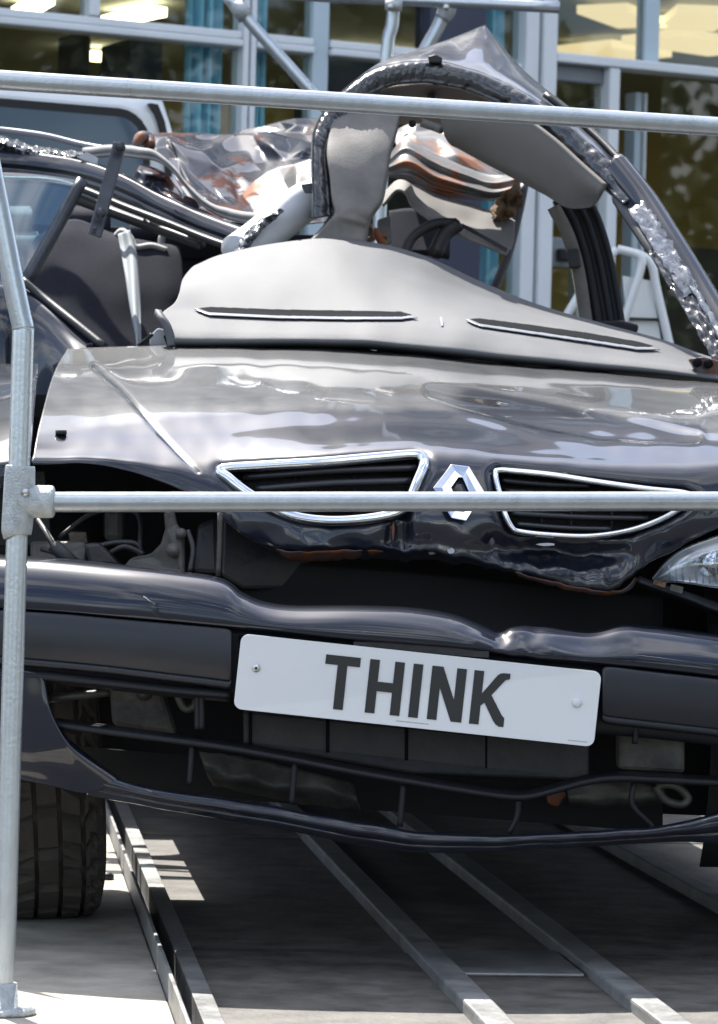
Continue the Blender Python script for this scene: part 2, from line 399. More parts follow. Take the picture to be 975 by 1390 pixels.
# door leaf standing inside the opening, set back
door = fb('door', aD1 + .004, A(880, 200), .35, .42, -.34, -.28, 'frame_white')
for (u0, u1) in ((838, 845), (871, 880)):
    fb('door_stile', A(u0, 200), A(u1, 200), .42, zd0 - .12, -.34, -.28, 'frame_blue', door)
fb('door_rail', A(838, 200), A(880, 200), zd0 - .24, zd0 - .121, -.345, -.275, 'frame_blue', door)
fb('door_pane', A(845, 200) + .002, A(871, 200) - .002, .422, zd0 - .242, -.315, -.305, 'window_glass', door, 0)
a_, z_ = FA(855, 133); fb('door_closer', a_ - .025, a_ + .025, z_ - .012, z_ + .018, -.27, -.22, 'dark_void', door)
for (u0, u1, mm) in ((884, 893, 'frame_blue'), (897, 901, 'frame_white')):
    fb('door_stile', A(u0, 200), A(u1, 200), .35, zd0 - .06, -.2, -.12, mm)
# glass panes
def pane(a0, a1, z0, z1, off=0., mm='window_glass'):
    fb('pane', a0, a1, z0, z1, off - .008, off, mm, None, 0)
for a0, a1 in ((aL, am[0][0]), (am[1][1], ap[0]), (ap[1], adk[0]), (adk[1], aw[0])):
    pane(a0 + .002, a1 - .002, .36, zt0 - .002); pane(a0 + .002, a1 - .002, zt1 + .002, 3.6)
pane(aw[1] + .002, aM0 - .002, zd1 + .002, 3.6); pane(aM1 + .002, aE - .002, zd1 + .002, 3.6)
pane(aw[1] + .002, aD0 - .002, .36, FA(780, 113)[1] - .002); pane(A(901, 200) + .002, aE - .002, .36, zd0 - .002, -.02)
a0 = aw[1] + .01
fb('push_bar', a0, aD0 - .01, FA(745, 362)[1], FA(745, 322)[1], .003, .03, 'panel_grey'); a_, z_ = FA(758, 346); fb('lock_box', a_ - .03, a_ + .03, z_ - .025, z_ + .02, .031, .07, 'dark_void')
# storeys above and wings
fb('spandrel', -EX, EX, 3.62, 4.35, -.12, .08, 'panel_grey'); fb('parapet', -EX, EX, 5.9, TOP, -.12, .06, 'brickwork'); fb('plinth', -EX, EX, 0, .349, -.12, .07, 'brickwork')
x = -EX
while x < EX - .1:
    fb('mullion', x, x + .07, 4.352, 5.898, -.05, .05, 'frame_white'); pane(x + .072, min(x + 1.498, EX), 4.352, 5.898, 0); x += 1.5
x = aL - .06
while x > -EX:
    pane(x - 1.3, x - .002, .36, 3.6); mullion(x - 1.36, x - 1.302); x -= 1.36
x = aE + .1
while x < EX:
    pane(x + .002, x + 1.3, .36, 3.6); mullion(x + 1.302, x + 1.36); x += 1.36
# rooms
def room(z0, z1, d, mw, mc):
    fb('room_wall', -EX, EX, z0, z1, -d - .1, -d, mw, None, 0)
    fb('room_ceiling', -EX, EX, z1 - .01, z1 + .05, -d + .002, -.13, mc, None, 0)
    fb('room_floor', -EX, EX, z0 - .05, z0, -d + .002, -.13, mw, None, 0)
    for a in (-EX, EX): fb('end_wall', a - .05, a + .05, z0 + .002, z1 - .012, -d + .002, -.13, mw, None, 0)
room(.3, 3.58, 6.5, 'room_wall', 'room_ceiling'); room(4.3, 5.9, 3., 'room_dark', 'room_dark')
fb('roof_slab', -EX, EX, 6.0, 6.2, -8, -.13, 'brickwork', None, 0)
# things seen inside the room: cupboards and partitions
for (u0, u1, v0, off, mm) in ((118, 124, 40, -1.4, 'room_dark'), (176, 222, 52, -1.8, 'panel_navy'), (446, 520, 72, -1.0, 'panel_navy'), (520, 572, 72, -1.0, 'room_dark')):
    fb('cupboard', FA(u0, 60, off)[0], FA(u1, 60, off)[0], .31, FA(u0, v0, off)[1], off - .3, off, mm)
fb('back_screen', FA(905, 200, -2.4)[0], FA(1100, 200, -2.4)[0], .31, 2.5, -2.6, -2.4, 'room_dark')
# curtains: pleated sheets
def curtain(u0, u1, off=-.09):
    a0, a1 = A(u0), A(u1); V, Fc = [], []; n = 60
    for i in range(n + 1):
        f = i / n; a = a0 + (a1 - a0) * f; o = off + .022 * math.sin(f * (a1 - a0) * 150) + .01 * math.sin(f * 23)
        V += [(a, -o, .4), (a + .004 * math.sin(f * 40), -o, 3.55)]
    for i in range(n): Fc.append((2 * i, 2 * i + 2, 2 * i + 3, 2 * i + 1))
    link('curtain', mesh('curtain', V, Fc), 'curtain_blue', bld, True, .002)
curtain(265, 318); curtain(344, 374); curtain(652, 702)
curtain(628, 690)
# ceiling lamps
CEIL = 3.55
def lamp(u0, v0, u1, v1, wid, m):
    p = onz(u0, v0, CEIL) - O; q = onz(u1, v1, CEIL) - O
    p = Vector((p.dot(E), -p.dot(N), CEIL)); q = Vector((q.dot(E), -q.dot(N), CEIL))
    t = (q - p).normalized(); s = t.cross(Vector((0, 0, 1)))
    obox('ceiling_lamp', (p + q) / 2 - Vector((0, 0, .03)), t, s, Vector((0, 0, 1)), (q - p).length / 2, wid, .02, m, bld)
lamp(102, 66, 168, 71, .05, 'lamp_warm'); lamp(150, 20, 214, 6, .05, 'lamp_warm')
lamp(450, 66, 572, 78, .05, 'lamp_warm')
lamp(812, 14, 880, 11, .25, 'lamp_panel'); lamp(906, 14, 985, 17, .28, 'lamp_panel'); lamp(790, 66, 872, 57, .22, 'lamp_panel'); lamp(904, 54, 985, 44, .3, 'lamp_panel')
lamp(30, 8, 60, -10, .05, 'lamp_warm')

# ------------------------------------------------------------------ white van parked along the building
van_o = Vector((-.50, 9.95, 0))
van = thing('white_van', 'white van with a rounded dark side window, parked behind the wreck', 'van', van_o, PSI)
def VN(u, v, off=0.):
    r = ray(u, v); c = Vector((0, 0, ZC)); k = ((van_o + N * off - c).dot(N)) / r.dot(N); p = c + r * k - van_o
    return p.dot(E), p.z
zr = VN(100, 108)[1]; VL, VW = 4.6, 1.8
xr0, zr0_ = VN(262, 215); xr1 = VN(244, 140)[0]
prof = [(-VL, .35), (-VL, zr - .25), (-VL + .25, zr), (xr1 - .12, zr), (xr1 - .02, zr - .02), (xr1, zr - .07), (xr0, zr0_), (.05, 1.2), (.08, .35)]
V, Fc = [], []; secs = [(0, .0), (0, 1.)]
k = len(prof)
def vsec(y, inset):                           # body section across the van, roof edge rounded
    return [(x - (inset if x > -1 else -inset), y, z - (inset if z > zr - .3 else 0)) for x, z in prof]
ring = [vsec(.09, .10), vsec(.02, .03), vsec(.0, 0.)] if False else [vsec(0., .06), vsec(.03, .02), vsec(.08, 0.), vsec(VW - .08, 0.), vsec(VW - .03, .02), vsec(VW, .06)]
for r_ in ring: V += r_
for j in range(len(ring) - 1):
    for i in range(k): Fc.append((j * k + i, j * k + (i + 1) % k, (j + 1) * k + (i + 1) % k, (j + 1) * k + i))
Fc += [tuple(range(k))[::-1], tuple((len(ring) - 1) * k + i for i in range(k))]
body = link('body', mesh('body', V, Fc), 'white_paint', van, True, bevel=.012)
def rrect(x0, x1, z0, z1, r, n=7):
    out = []
    for cx, cz, a in ((x1 - r, z1 - r, 0), (x0 + r, z1 - r, 90), (x0 + r, z0 + r, 180), (x1 - r, z0 + r, 270)):
        for i in range(n): an = R(a + 90 * i / (n - 1)); out.append((cx + r * math.cos(an), cz + r * math.sin(an)))
    return out
def flat(name, pts, y0, y1, m, parent):
    kk = len(pts); Vv = [(x, y0, z) for x, z in pts] + [(x, y1, z) for x, z in pts]
    return link(name, mesh(name, Vv, [tuple(range(kk)), tuple(range(2 * kk - 1, kk - 1, -1))] + [(i, i + kk, (i + 1) % kk + kk, (i + 1) % kk) for i in range(kk)]), m, parent, False)
wx1, wz1 = VN(203, 165); wz1 = VN(100, 142)[1]; wz0 = wz1 - .62
for wx0, wx in ((wx1 - 1.25, wx1), (wx1 - 2.75, wx1 - 1.45)):
    gk = flat('window_gasket', rrect(wx0, wx, wz0, wz1, .1), -.012, .02, 'rubber', body)
    flat('window_pane', rrect(wx0 + .025, wx - .025, wz0 + .025, wz1 - .025, .08), -.018, -.0125, 'van_glass', body)
sx0 = VN(203, 143)[0]
vs = [VN(203, 140), VN(213, 142), VN(222, 165), VN(229, 200), VN(232, 240), VN(224, 240), VN(221, 200), VN(213, 165)]
flat('drip_channel', vs, -.010, .03, 'rubber', body)
for wx in (-.7, -VL + .8):
    for wy in (.12, VW - .12):
        cw = [(Vector((wx, wy - .1, .34)), .34), (Vector((wx, wy + .1, .34)), .34)]
        link('wheel', tube_mesh('wheel', cw, 24), 'tyre_rubber', van)

# ------------------------------------------------------------------ trailer
tr = thing('trailer', 'flat trailer bed with steel runners carrying the wrecked car', 'trailer', (0, 6.5, 0))
tdir = Vector((-YAW, 1, 0)).normalized(); tsid = Vector((1, YAW, 0)).normalized()
def TD(s, y, z):                             # trailer coordinates: s across from the car's axis, y depth along
    base = Vector((.12, 5.0, 0)); return base + tsid * s + tdir * (y - 5.0) + Vector((0, 0, z))
def deckquad(name, s0, s1, y0, y1, z1, h, m):
    q = [TD(s0, y0, z1), TD(s1, y0, z1), TD(s1, y1, z1), TD(s0, y1, z1)]
    Vv = q + [p - Vector((0, 0, h)) for p in q]
    return link(name, mesh(name, Vv, [(0, 1, 2, 3), (7, 6, 5, 4), (0, 4, 5, 1), (1, 5, 6, 2), (2, 6, 7, 3), (3, 7, 4, 0)]), m, tr, False, bevel=.003)
def s_at(u, v): p = onz(u, v, DECK); return (p - Vector((.12, 5, 0))).dot(tsid)
r1 = s_at(195, 1200); r2 = s_at(500, 1215); r3 = s_at(690, 1225); r4 = s_at(910, 1190)
deckquad('deck_sheet', -1.05, r1 - .03, 4.1, 9.9, DECK, .03, 'deck_ply')
cuts = [r1 + .03, r2, r3, r4, 1.0]
for i in range(4):
    for y0, y1, dz in ((4.1, 5.32, 0), (5.328, 7.2, -.004), (7.208, 9.9, -.002)):
        deckquad('deck_sheet', cuts[i] + .003, cuts[i + 1] - .003, y0, y1, DECK - .004 + dz, .03, 'deck_panel' if i else 'deck_panel')
deckquad('channel_base', r1 - .028, r1 + .028, 4.1, 9.9, DECK - .03, .02, 'deck_steel')
for s, hh, ww, mm in ((r1 - .026, .035, .006, 'deck_steel'), (r1 + .016, .012, .028, 'deck_steel')):
    bar('runner_flange', TD(s, 4.1, DECK - .03), TD(s, 9.9, DECK - .03), ww, .03 + hh, mm, tr)
for s in (r2, r3, r4):
    bar('runner', TD(s, 4.1, DECK - .02), TD(s, 9.9, DECK - .02), .042, .034, 'deck_steel', tr, .004)
deckquad('cross_plate', r2 + .025, r3 - .025, 5.06, 5.33, DECK + .002, .006, 'deck_steel')
for (u, v) in ((118, 1147), (145, 1194), (185, 1085)):
    p = onz(u, v, DECK); link('deck_bolt', tube_mesh('deck_bolt', [(p, .013), (p + Vector((0, 0, .008)), .013), (p + Vector((0, 0, .013)), .007)], 10), 'rubber', tr)
for s in (-.9, .9):
    bar('chassis_beam', TD(s, 4.15, DECK - .17), TD(s, 9.8, DECK - .17), .08, .12, 'deck_steel', tr)
for y in (4.5, 6, 7.5, 9.3):
    bar('cross_member', TD(-.85, y, DECK - .12), TD(.85, y, DECK - .12), .06, .08, 'deck_steel', tr)
for y in (7.1, 7.9):
    for s in (-1.0, 1.0):
        a = TD(s - .08, y, .24); b = TD(s + .08, y, .24)
        link('wheel', tube_mesh('wheel', [(a, .16), (a + (b - a) * .1, .235), (a + (b - a) * .9, .235), (b, .16)], 28), 'tyre_rubber', tr)
for s in (-.95, .95):
    p = TD(s, 4.35, 0); link('prop_leg', tube_mesh('prop_leg', [(p, .05), (p + Vector((0, 0, .015)), .05), (p + Vector((0, 0, .016)), .022), (p + Vector((0, 0, DECK - .16)), .022)], 12), 'deck_steel', tr)

# ------------------------------------------------------------------ guard rail in front of the car
YP = 4.55
pb = onz(6, 1364, DECK); pb.y = YP
gr = thing('guard_rail', 'galvanised tube guard rail with bent post across the front of the wreck', 'railing', (P(5, 1364, YP).x, YP, DECK))
def yr(u): return 4.55 + (u - 30) / 945 * .27
rt = .0142
post = [(2, 1366, YP), (8, 1250, YP), (15, 1000, YP), (24, 700, YP), (31, 470, YP), (31.5, 446, YP), (27, 425, YP), (16, 372, YP), (1, 295, YP), (-22, 180, YP), (-37, 104, YP)]
tube('post', post, rt, 'galvanised', gr, P, n=60, seg=24)
tube('top_rail', [(u, 106 + (u + 38) * .0648, yr(u)) for u in (-60, 0, 300, 600, 975, 1250)], .0132, 'galvanised', gr, P, n=30, seg=24)
tube('middle_rail', [(u, 681.5 - (u - 40) * .0012, yr(u)) for u in (30, 200, 500, 800, 1100, 1250)], .0134, 'galvanised', gr, P, n=30, seg=24)
tee = tube('tee_fitting', [(27.5, 634, YP, .0165), (27.3, 637, YP, .0198), (25, 690, YP, .0208), (22.5, 722, YP, .0198), (22.3, 726, YP, .0165)], .02, 'cast_fitting', gr, P, n=20, seg=24)
tube('socket', [(25, 681, YP, .021), (40, 681, YP, .0215), (60, 681, YP, .0213), (71, 681, YP, .0208), (74, 681, YP, .018)], .02, 'cast_fitting', tee, P, n=14, seg=24)
tube('set_screw', [(35, 668, YP - .02), (35, 668, YP - .027)], .005, 'bolt_zinc', tee, P)
fp = P(2, 1366, YP); tube('base_flange', [(2, 1364, YP, .02), (2, 1367, YP, .022)], .02, 'cast_fitting', gr, P, seg=20)
link('base_plate', tube_mesh('base_plate', [(Vector((fp.x, fp.y, DECK + .001)), .045), (Vector((fp.x, fp.y, DECK + .008)), .045), (Vector((fp.x, fp.y, DECK + .009)), .022), (Vector((fp.x, fp.y, DECK + .04)), .02)], 24), 'cast_fitting', gr)
# far end post of the rail, beyond the right edge of the picture
pr = P(1235, 700, yr(1235)); tube('post', [(1235, 172, yr(1235)), (1235, 800, yr(1235)), (1235, 1250, yr(1235))], rt, 'galvanised', gr, P, n=10, seg=16)
bpz = P(1235, 1250, yr(1235)); link('post_foot', tube_mesh('post_foot', [(bpz + Vector((0, 0, .03)), .018), (Vector((bpz.x, bpz.y, DECK + .001)), .018)], 16), 'galvanised', gr)

# ------------------------------------------------------------------ tube frame standing behind the car
YF = 9.45
tf = thing('tube_frame', 'galvanised tube frame with slanting braces behind the torn roof', 'frame', (P(524, 700, YF).x, YF, DECK))
tube('upright', [(536, -40, YF), (533, 30, YF), (524, 90, YF), (512, 400, YF), (502, 700, YF)], .0185, 'galvanised', tf, P, n=20)
ub = P(502, 700, YF); link('upright', tube_mesh('upright', [(ub, .0185), (Vector((ub.x, ub.y, DECK + .001)), .0185)], 14), 'galvanised', tf)
tube('brace', [(306, -8, YF - .02), (340, 31, YF - .02), (420, 121, YF - .02), (518, 232, YF - .02)], .0165, 'galvanised', tf, P, n=12)
tube('brace_clamp', [(318, 4, YF - .03, .021), (334, 23, YF - .03, .024)], .02, 'cast_fitting', tf, P)
tube('header_tube', [(290, -14, YF), (480, -3, YF), (640, 4, YF), (760, 10, YF)], .016, 'galvanised', tf, P, n=10)
tube('brace', [(608, 2, YF + .03), (596, 34, YF + .03), (575, 72, YF + .03), (515, 185, YF + .03)], .019, 'galvanised', tf, P, n=12)
tube('brace_clamp', [(609, 3, YF + .02, .025), (606, 15, YF + .02, .026), (600, 26, YF + .02, .02)], .02, 'cast_fitting', tf, P, n=8)
tube('clamp_bolt', [(606, 10, YF - .02), (606, 10, YF - .04)], .009, 'bolt_zinc', tf, P)
tube('brace_clamp', [(535, 0, YF - .02, .024), (534, 14, YF - .02, .024)], .02, 'cast_fitting', tf, P)
tube('clamp_bolt', [(530, 9, YF - .04), (530, 9, YF - .06)], .009, 'bolt_zinc', tf, P)

# ------------------------------------------------------------------ white step ladder behind the right of the car
YL = 10.6
sl = thing('step_ladder', 'white tubular step ladder with grey panel between wreck and entrance', 'ladder', (P(850, 700, YL).x, YL, 0))
def legs(p0, p1, r, nm='rail'):               # straight down to the ground
    a = P(*p0, YL); b = P(*p1, YL); d = (b - a); k = (a.z - .0) / -d.z
    return a + d * k
ra = [(838, 338, YL), (862, 344, YL), (871, 352, YL), (868, 372, YL), (858, 402, YL)]
q = [(P(*p), .0135) for p in spline(ra, 14)]; q.append((legs((868, 372), (850, 428), 0), .0135)); link('rail', tube_mesh('rail', q, 12), 'white_paint', sl)
rb = [(862, 343, YL), (877, 350, YL), (886, 362, YL), (890, 385, YL), (898, 420, YL)]
q = [(P(p[0], p[1], p[2] + .05), .0135) for p in spline(rb, 14)]; q.append((legs((890, 385), (908, 462), 0) + Vector((0, .05, 0)), .0135)); link('rail', tube_mesh('rail', q, 12), 'white_paint', sl)
q = [(P(838, 338, YL), .0135), (P(812, 360, YL), .0135), (P(791, 392, YL), .0135)]; q.append((legs((812, 360), (772, 428), 0), .0135)); link('rail', tube_mesh('rail', q, 12), 'white_paint', sl)
slab('tread_panel', [(845, 374, YL + .1), (884, 381, YL + .1), (893, 432, YL + .1), (851, 430, YL + .1)], .02, 'white_paint', sl, P)
slab('tread_panel', [(850, 435, YL + .1), (894, 436, YL + .1), (906, 520, YL + .1), (850, 520, YL + .1)], .02, 'white_paint', sl, P)
slab('tread_edge', [(848, 430.5, YL + .08), (905, 432, YL + .08), (905, 434.5, YL + .08), (848, 434.5, YL + .08)], .03, 'rubber', sl, P)
# ------------------------------------------------------------------ trees across the yard, mirrored in the windows
def tree(loc, h, rad, seed, label):
    rnd = random.Random(seed); t = thing('tree', label, 'tree', loc, 0, 'trees across the yard'); b = Vector(loc)
    pts = [(b + Vector((rnd.uniform(-.1, .1) * i, rnd.uniform(-.1, .1) * i, h * .16 * i)), .2 - .03 * i) for i in range(6)]
    link('trunk', tube_mesh('trunk', pts, 10), 'bark', t)
    cl = []
    for i in range(9):
        a = rnd.uniform(0, 6.28); z = h * rnd.uniform(.4, .92); q = b + Vector((math.cos(a) * rad * .6, math.sin(a) * rad * .6, z)); st = b + Vector((0, 0, z * .7))
        link('limb', tube_mesh('limb', [(st, .07), ((st + q) / 2 + Vector((0, 0, .2)), .045), (q, .015)], 6), 'bark', t); cl.append((q, rad * rnd.uniform(.35, .6)))
    cl += [(b + Vector((0, 0, h * .85)), rad * .6), (b + Vector((0, 0, h * .6)), rad * .7), (b + Vector((0, 0, h * .35)), rad * .6)]
    V, Fc = [], []
    for q, r_ in cl:
        for i in range(420):
            d = Vector((rnd.gauss(0, 1), rnd.gauss(0, 1), rnd.gauss(0, 1))).normalized() * r_ * rnd.uniform(.3, 1.1) ** .5
            c = q + d; x = Vector((rnd.gauss(0, 1), rnd.gauss(0, 1), rnd.gauss(0, 1))).normalized(); y = x.orthogonal().normalized(); k = len(V); sz = rnd.uniform(.07, .15)
            V += [c - x * sz, c + y * sz * .55, c + x * sz, c - y * sz * .55]; Fc.append((k, k + 1, k + 2, k + 3))
    o = link('crown', mesh('crown', V, Fc), 'leaf', t, False)
tree((9.2, -.6, 0), 8.5, 2.3, 1, 'leafy tree across the yard, mirrored in the leftmost windows'); tree((11.4, 1.7, 0), 9.0, 2.4, 2, 'tall leafy tree across the yard, mirrored near the brace poles')
tree((13.9, 4.4, 0), 5.6, 1.9, 3, 'smaller leafy tree across the yard, mirrored in the upper right window'); tree((6.3, -3.4, 0), 8.0, 2.4, 4, 'leafy tree across the yard, nearest behind the camera')
tree((15.6, 6.3, 0), 4.5, 2.2, 5, 'low bushy tree, unseen, added to darken the glass door by its reflection'); tree((18.2, 8.4, 0), 4.4, 2.4, 6, 'low bushy tree, unseen, added to darken the right glass, farthest from the camera')  # two unseen low trees added so the right glass reflects dark
#CAR

# ================================================================== THE WRECKED CAR
car = thing('wrecked_car', 'crushed dark blue car with torn open roof and THINK number plate', 'car', (.0, 7.0, DECK))

# ---- bonnet: columns run across, rows from the rear edge to the torn front lip
hr = [
 [(92,473,1.00),(150,471,1.02),(220,470,1.03),(330,469,1.04),(450,471,1.05),(560,479,1.05),(690,494,1.04),(800,503,1.03),(900,513,1.02),(990,521,1.01),(1110,530,1.0),(1235,540,.97)],
 [(74,505,.80),(140,503,.82),(215,502,.84),(325,500,.85),(448,500,.86),(560,506,.86),(690,518,.86),(805,526,.85),(905,534,.84),(1000,541,.82),(1130,551,.80),(1262,566,.77)],
 [(60,548,.56),(130,548,.60),(210,546,.62),(320,543,.64),(446,540,.65),(565,545,.65),(690,553,.65),(808,560,.64),(910,566,.62),(1008,571,.60),(1145,580,.57),(1285,598,.53)],
 [(50,590,.36),(122,592,.40),(208,592,.42),(316,588,.43),(446,580,.43),(575,580,.43),(692,588,.43),(812,596,.42),(915,600,.40),(1012,603,.38),(1150,606,.34),(1292,622,.30)],
 [(46,612,.27),(122,613,.29),(215,618,.28),(314,617,.27),(446,604,.25),(590,602,.24),(698,612,.24),(815,620,.24),(918,624,.24),(1012,624,.24),(1150,626,.25),(1290,640,.24)],
 [(44,620,.235),(126,621,.245),(222,630,.225),(314,639,.20),(448,624,.165),(600,622,.155),(702,630,.155),(820,638,.16),(922,642,.17),(1010,640,.19),(1140,642,.21),(1285,652,.21)],
 [(43,624,.225),(130,625,.235),(230,640,.205),(318,664,.165),(450,665,.12),(612,664,.105),(708,668,.11),(826,674,.12),(925,674,.135),(1006,664,.165),(1125,655,.20),(1278,662,.20)],
 [(43,627,.22),(134,628,.23),(240,652,.195),(326,692,.145),(454,704,.10),(620,706,.085),(712,712,.09),(830,724,.10),(918,712,.125),(1000,690,.155),(1110,668,.195),(1270,672,.195)],
 [(43,629,.22),(136,630,.228),(246,661,.19),(342,724,.135),(462,734,.095),(622,738,.08),(712,752,.085),(832,770,.095),(896,744,.12),(985,708,.15),(1090,680,.19),(1262,682,.19)],
 [(43,630,.225),(138,632,.23),(252,668,.19),(356,740,.138),(466,744,.10),(624,756,.085),(714,779,.09),(822,801,.10),(880,765,.12),(975,716,.15),(1078,688,.19),(1256,690,.19)],
 [(44,628,.26),(142,630,.26),(258,668,.225),(364,745,.17),(470,756,.14),(626,764,.125),(712,781,.125),(812,796,.135),(874,764,.155),(972,714,.185),(1076,686,.22),(1252,688,.22)],
]
def remap(t):
    ks = [(.0, .165), (.08, .205), (.09, .21), (.12, .235), (.165, .265), (.25, .32), (.43, .42), (.65, .60), (.85, .95), (1.05, 1.30), (1.2, 1.5)]
    for (a, ta), (b, tb) in zip(ks, ks[1:]):
        if a <= t <= b: return ta + (tb - ta) * (t - a) / (b - a)
hr = [[(u, v, remap(t)) for u, v, t in r] for r in hr]
def surface_depth(rows, nu=160, nv=120):        # lookup: depth of an undented sheet at a pixel
    from mathutils import kdtree
    rr = [spline(r, nu) for r in rows]; Q = [q for i in range(nu) for q in spline([r[i] for r in rr], nv)]
    kd = kdtree.KDTree(len(Q))
    for i, q in enumerate(Q): kd.insert((q[0], q[1], 0), i)
    kd.balance()
    def f(u, v):
        w_ = 0; t_ = 0
        for _, k, d in kd.find_n((u, v, 0), 6): a = 1 / (d + .5); w_ += a; t_ += a * Q[k][2]
        return t_ / w_
    return f
hood_t = surface_depth(hr[:-1])
G1 = [(301,637),(360,632),(440,627),(520,620),(562,617),(573,621),(575,633),(566,655),(554,682),(538,696),(500,704),(450,707),(405,702),(372,690),(335,668),(312,650)]
G2 = [(673,644),(678,639),(700,640),(750,645),(815,655),(880,664),(928,669),(940,676),(920,692),(892,707),(850,721),(798,728),(744,726),(708,722),(696,717),(686,698),(678,668)]
ridge = [(128,497),(160,524),(185,551),(215,586),(240,613),(268,640)]
dentc = [(585,533),(700,556),(820,578),(945,594)]
def hood_d(u, v, a, b):
    dv = 1.6 * nz(u, v, 1.3, .012) + .7 * nz(u, v, 4.1, .035); dt = 0.
    d = pdist(u, v, ridge); dv += 2.6 * math.exp(-(d / 2.8) ** 2)
    d = pdist(u, v, dentc); w_ = 10 + 13 * math.sin(max(0, min(1, (u - 585) / 360)) * math.pi)
    ke = sstep(540, 640, u) * sstep(985, 900, u); dv += ke * (4.4 * (1 - sstep(w_ * .5, w_ * 1.1, d)) - 1.0 * math.exp(-((d - w_ * 1.3) / 7) ** 2))
    d = math.hypot((u - 110) / 60, (v - 560) / 24); dv += 2.6 * math.exp(-d * d)
    if v > 690 and u > 320:                     # battered lip
        k = sstep(700, 745, v); dt += k * (.020 * nz(u, v * .6, 2.2, .014) + .010 * abs(nz(u, v, 5, .022))); dv += k * (5.0 * nz(u, 0, 9, .03) + 2.5 * nz(u, 0, 3, .09))
        d = math.hypot((u - 722) / 60, (v - 745) / 22); dt += .03 * math.exp(-d * d)
        d = math.hypot((u - 545) / 14, (v - 722) / 40); dt += .022 * math.exp(-d * d)
        d = math.hypot((u - 800) / 50, (v - 752) / 16); dt += .022 * math.exp(-d * d)
    for gpoly in (G1, G2):                      # the sheet sinks towards the grille openings
        d = pdist(u, v, gpoly + gpoly[:1]); dt += .012 * math.exp(-(d / 9.) ** 2)
    return 0, dv, dt
def hood_dust(u, v):
    edge = 582 - 18 * math.sin((u - 90) / 880 * math.pi) + 24 * sstep(620, 975, u) + 10 * sstep(300, 60, u)
    d = .62 * (1 - sstep(edge - 14, edge + 5, v)) + .10
    q = pdist(u, v, dentc); d -= .62 * (1 - sstep(9, 20, q)) * sstep(600, 660, u)
    q = pdist(u, v, ridge); d -= .3 * math.exp(-(q / 4) ** 2)
    d += .25 * sstep(502, 478, v) + .13 * nz(u * .25, v, 7.7, .03)
    return max(0, min(1.2, d))
bonnet = patch('bonnet', hr, 330, 200, 'bonnet_paint', car, conv=C0, disp=hood_d, hole=lambda u, v: inpoly(u, v, G1) or inpoly(u, v, G2), thick=.0016, attr=('dust', hood_dust))
def surround(poly, nm, wid=.0048):
    pts = [(u, v, hood_t(u, v) - .004) for u, v in poly]
    q = spline(pts, 120, True)
    V, Fc = [], []; n = len(q); cu = sum(p[0] for p in q) / n; cv = sum(p[1] for p in q) / n
    W = [C(*p) for p in q]
    prof = [(-.0062, .004), (-.0055, -.002), (-.002, -.0055), (.002, -.0055), (.0055, -.002), (.0062, .006)]
    for i in range(n):
        t = (W[(i + 1) % n] - W[i - 1]).normalized(); back = Vector((0, 1, 0)); s = t.cross(back).normalized()
        for a, b in prof: V.append(W[i] + s * a * wid / .0048 + back * b)
    k = len(prof)
    for i in range(n):
        for j in range(k - 1): Fc.append((i * k + j, i * k + j + 1, (i + 1) % n * k + j + 1, (i + 1) % n * k + j))
    return link(nm, mesh(nm, V, Fc), 'chrome', bonnet, True)
surround(G1, 'grille_surround', .0062); surround(G2, 'grille_surround', .0038)
# recessed black gutter round each opening
def gutter(poly):
    n = 100; q = spline([(u, v, hood_t(u, v)) for u, v in poly], n, True); V, Fc = [], []
    for p in q: V += [C(p[0], p[1], p[2] - .001), C(p[0], p[1], p[2] + .05)]
    for i in range(n): j = (i + 1) % n; Fc.append((2 * i, 2 * j, 2 * j + 1, 2 * i + 1))
    link('grille_gutter', mesh('gutter', V, Fc), 'black_plastic', bonnet, True, .002)
gutter(G1); gutter(G2)
def slat(pts, hgt=9, nm='grille_slat', mm='slat_gloss'):
    q = spline(pts, 16); rows = [[(u, v - hgt * .5, t + .012) for u, v, t in q], [(u, v - hgt * .35, t) for u, v, t in q], [(u, v + hgt * .35, t + .001) for u, v, t in q], [(u, v + hgt * .5, t + .02) for u, v, t in q]]
    return patch(nm, rows, 20, 8, mm, bonnet, thick=.002)
for k in range(4):
    v0 = 640 + k * 17
    x0, x1 = 330 + k * 17 + (8 if k == 3 else 0), 566 - k * 8
    slat([(x0, v0 + 8 - k, hood_t(x0, v0) + .022), (450, v0 - 1, hood_t(450, v0) + .022), (x1, v0 - 5 + k, hood_t(x1, v0) + .022)])
for k in range(5):
    v0 = 652 + k * 15
    x0, x1 = (682, 686, 690, 695, 702)[k], (800, 905, 905, 880, 830)[k]
    slat([(x0, v0, hood_t(x0, v0) + .022), ((x0 + x1) / 2, v0 + 5, hood_t((x0 + x1) / 2, v0) + .022), (x1, v0 + 7 + 2 * k * (k < 3), hood_t(x1, v0) + .022)], 7)
for u, v0, v1 in ((402, 636, 700), (480, 630, 704), (735, 648, 724), (775, 652, 727), (830, 660, 724)):
    tube('grille_rib', [(u, v0, hood_t(u, v0) + .03), (u + 1, v1, hood_t(u, v1) + .03)], .0022, 'black_plastic', bonnet, seg=6)
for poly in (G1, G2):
    slab('grille_backing', [(u, v, hood_t(u, v) + .05) for u, v in poly], .004, 'dark_void', bonnet)
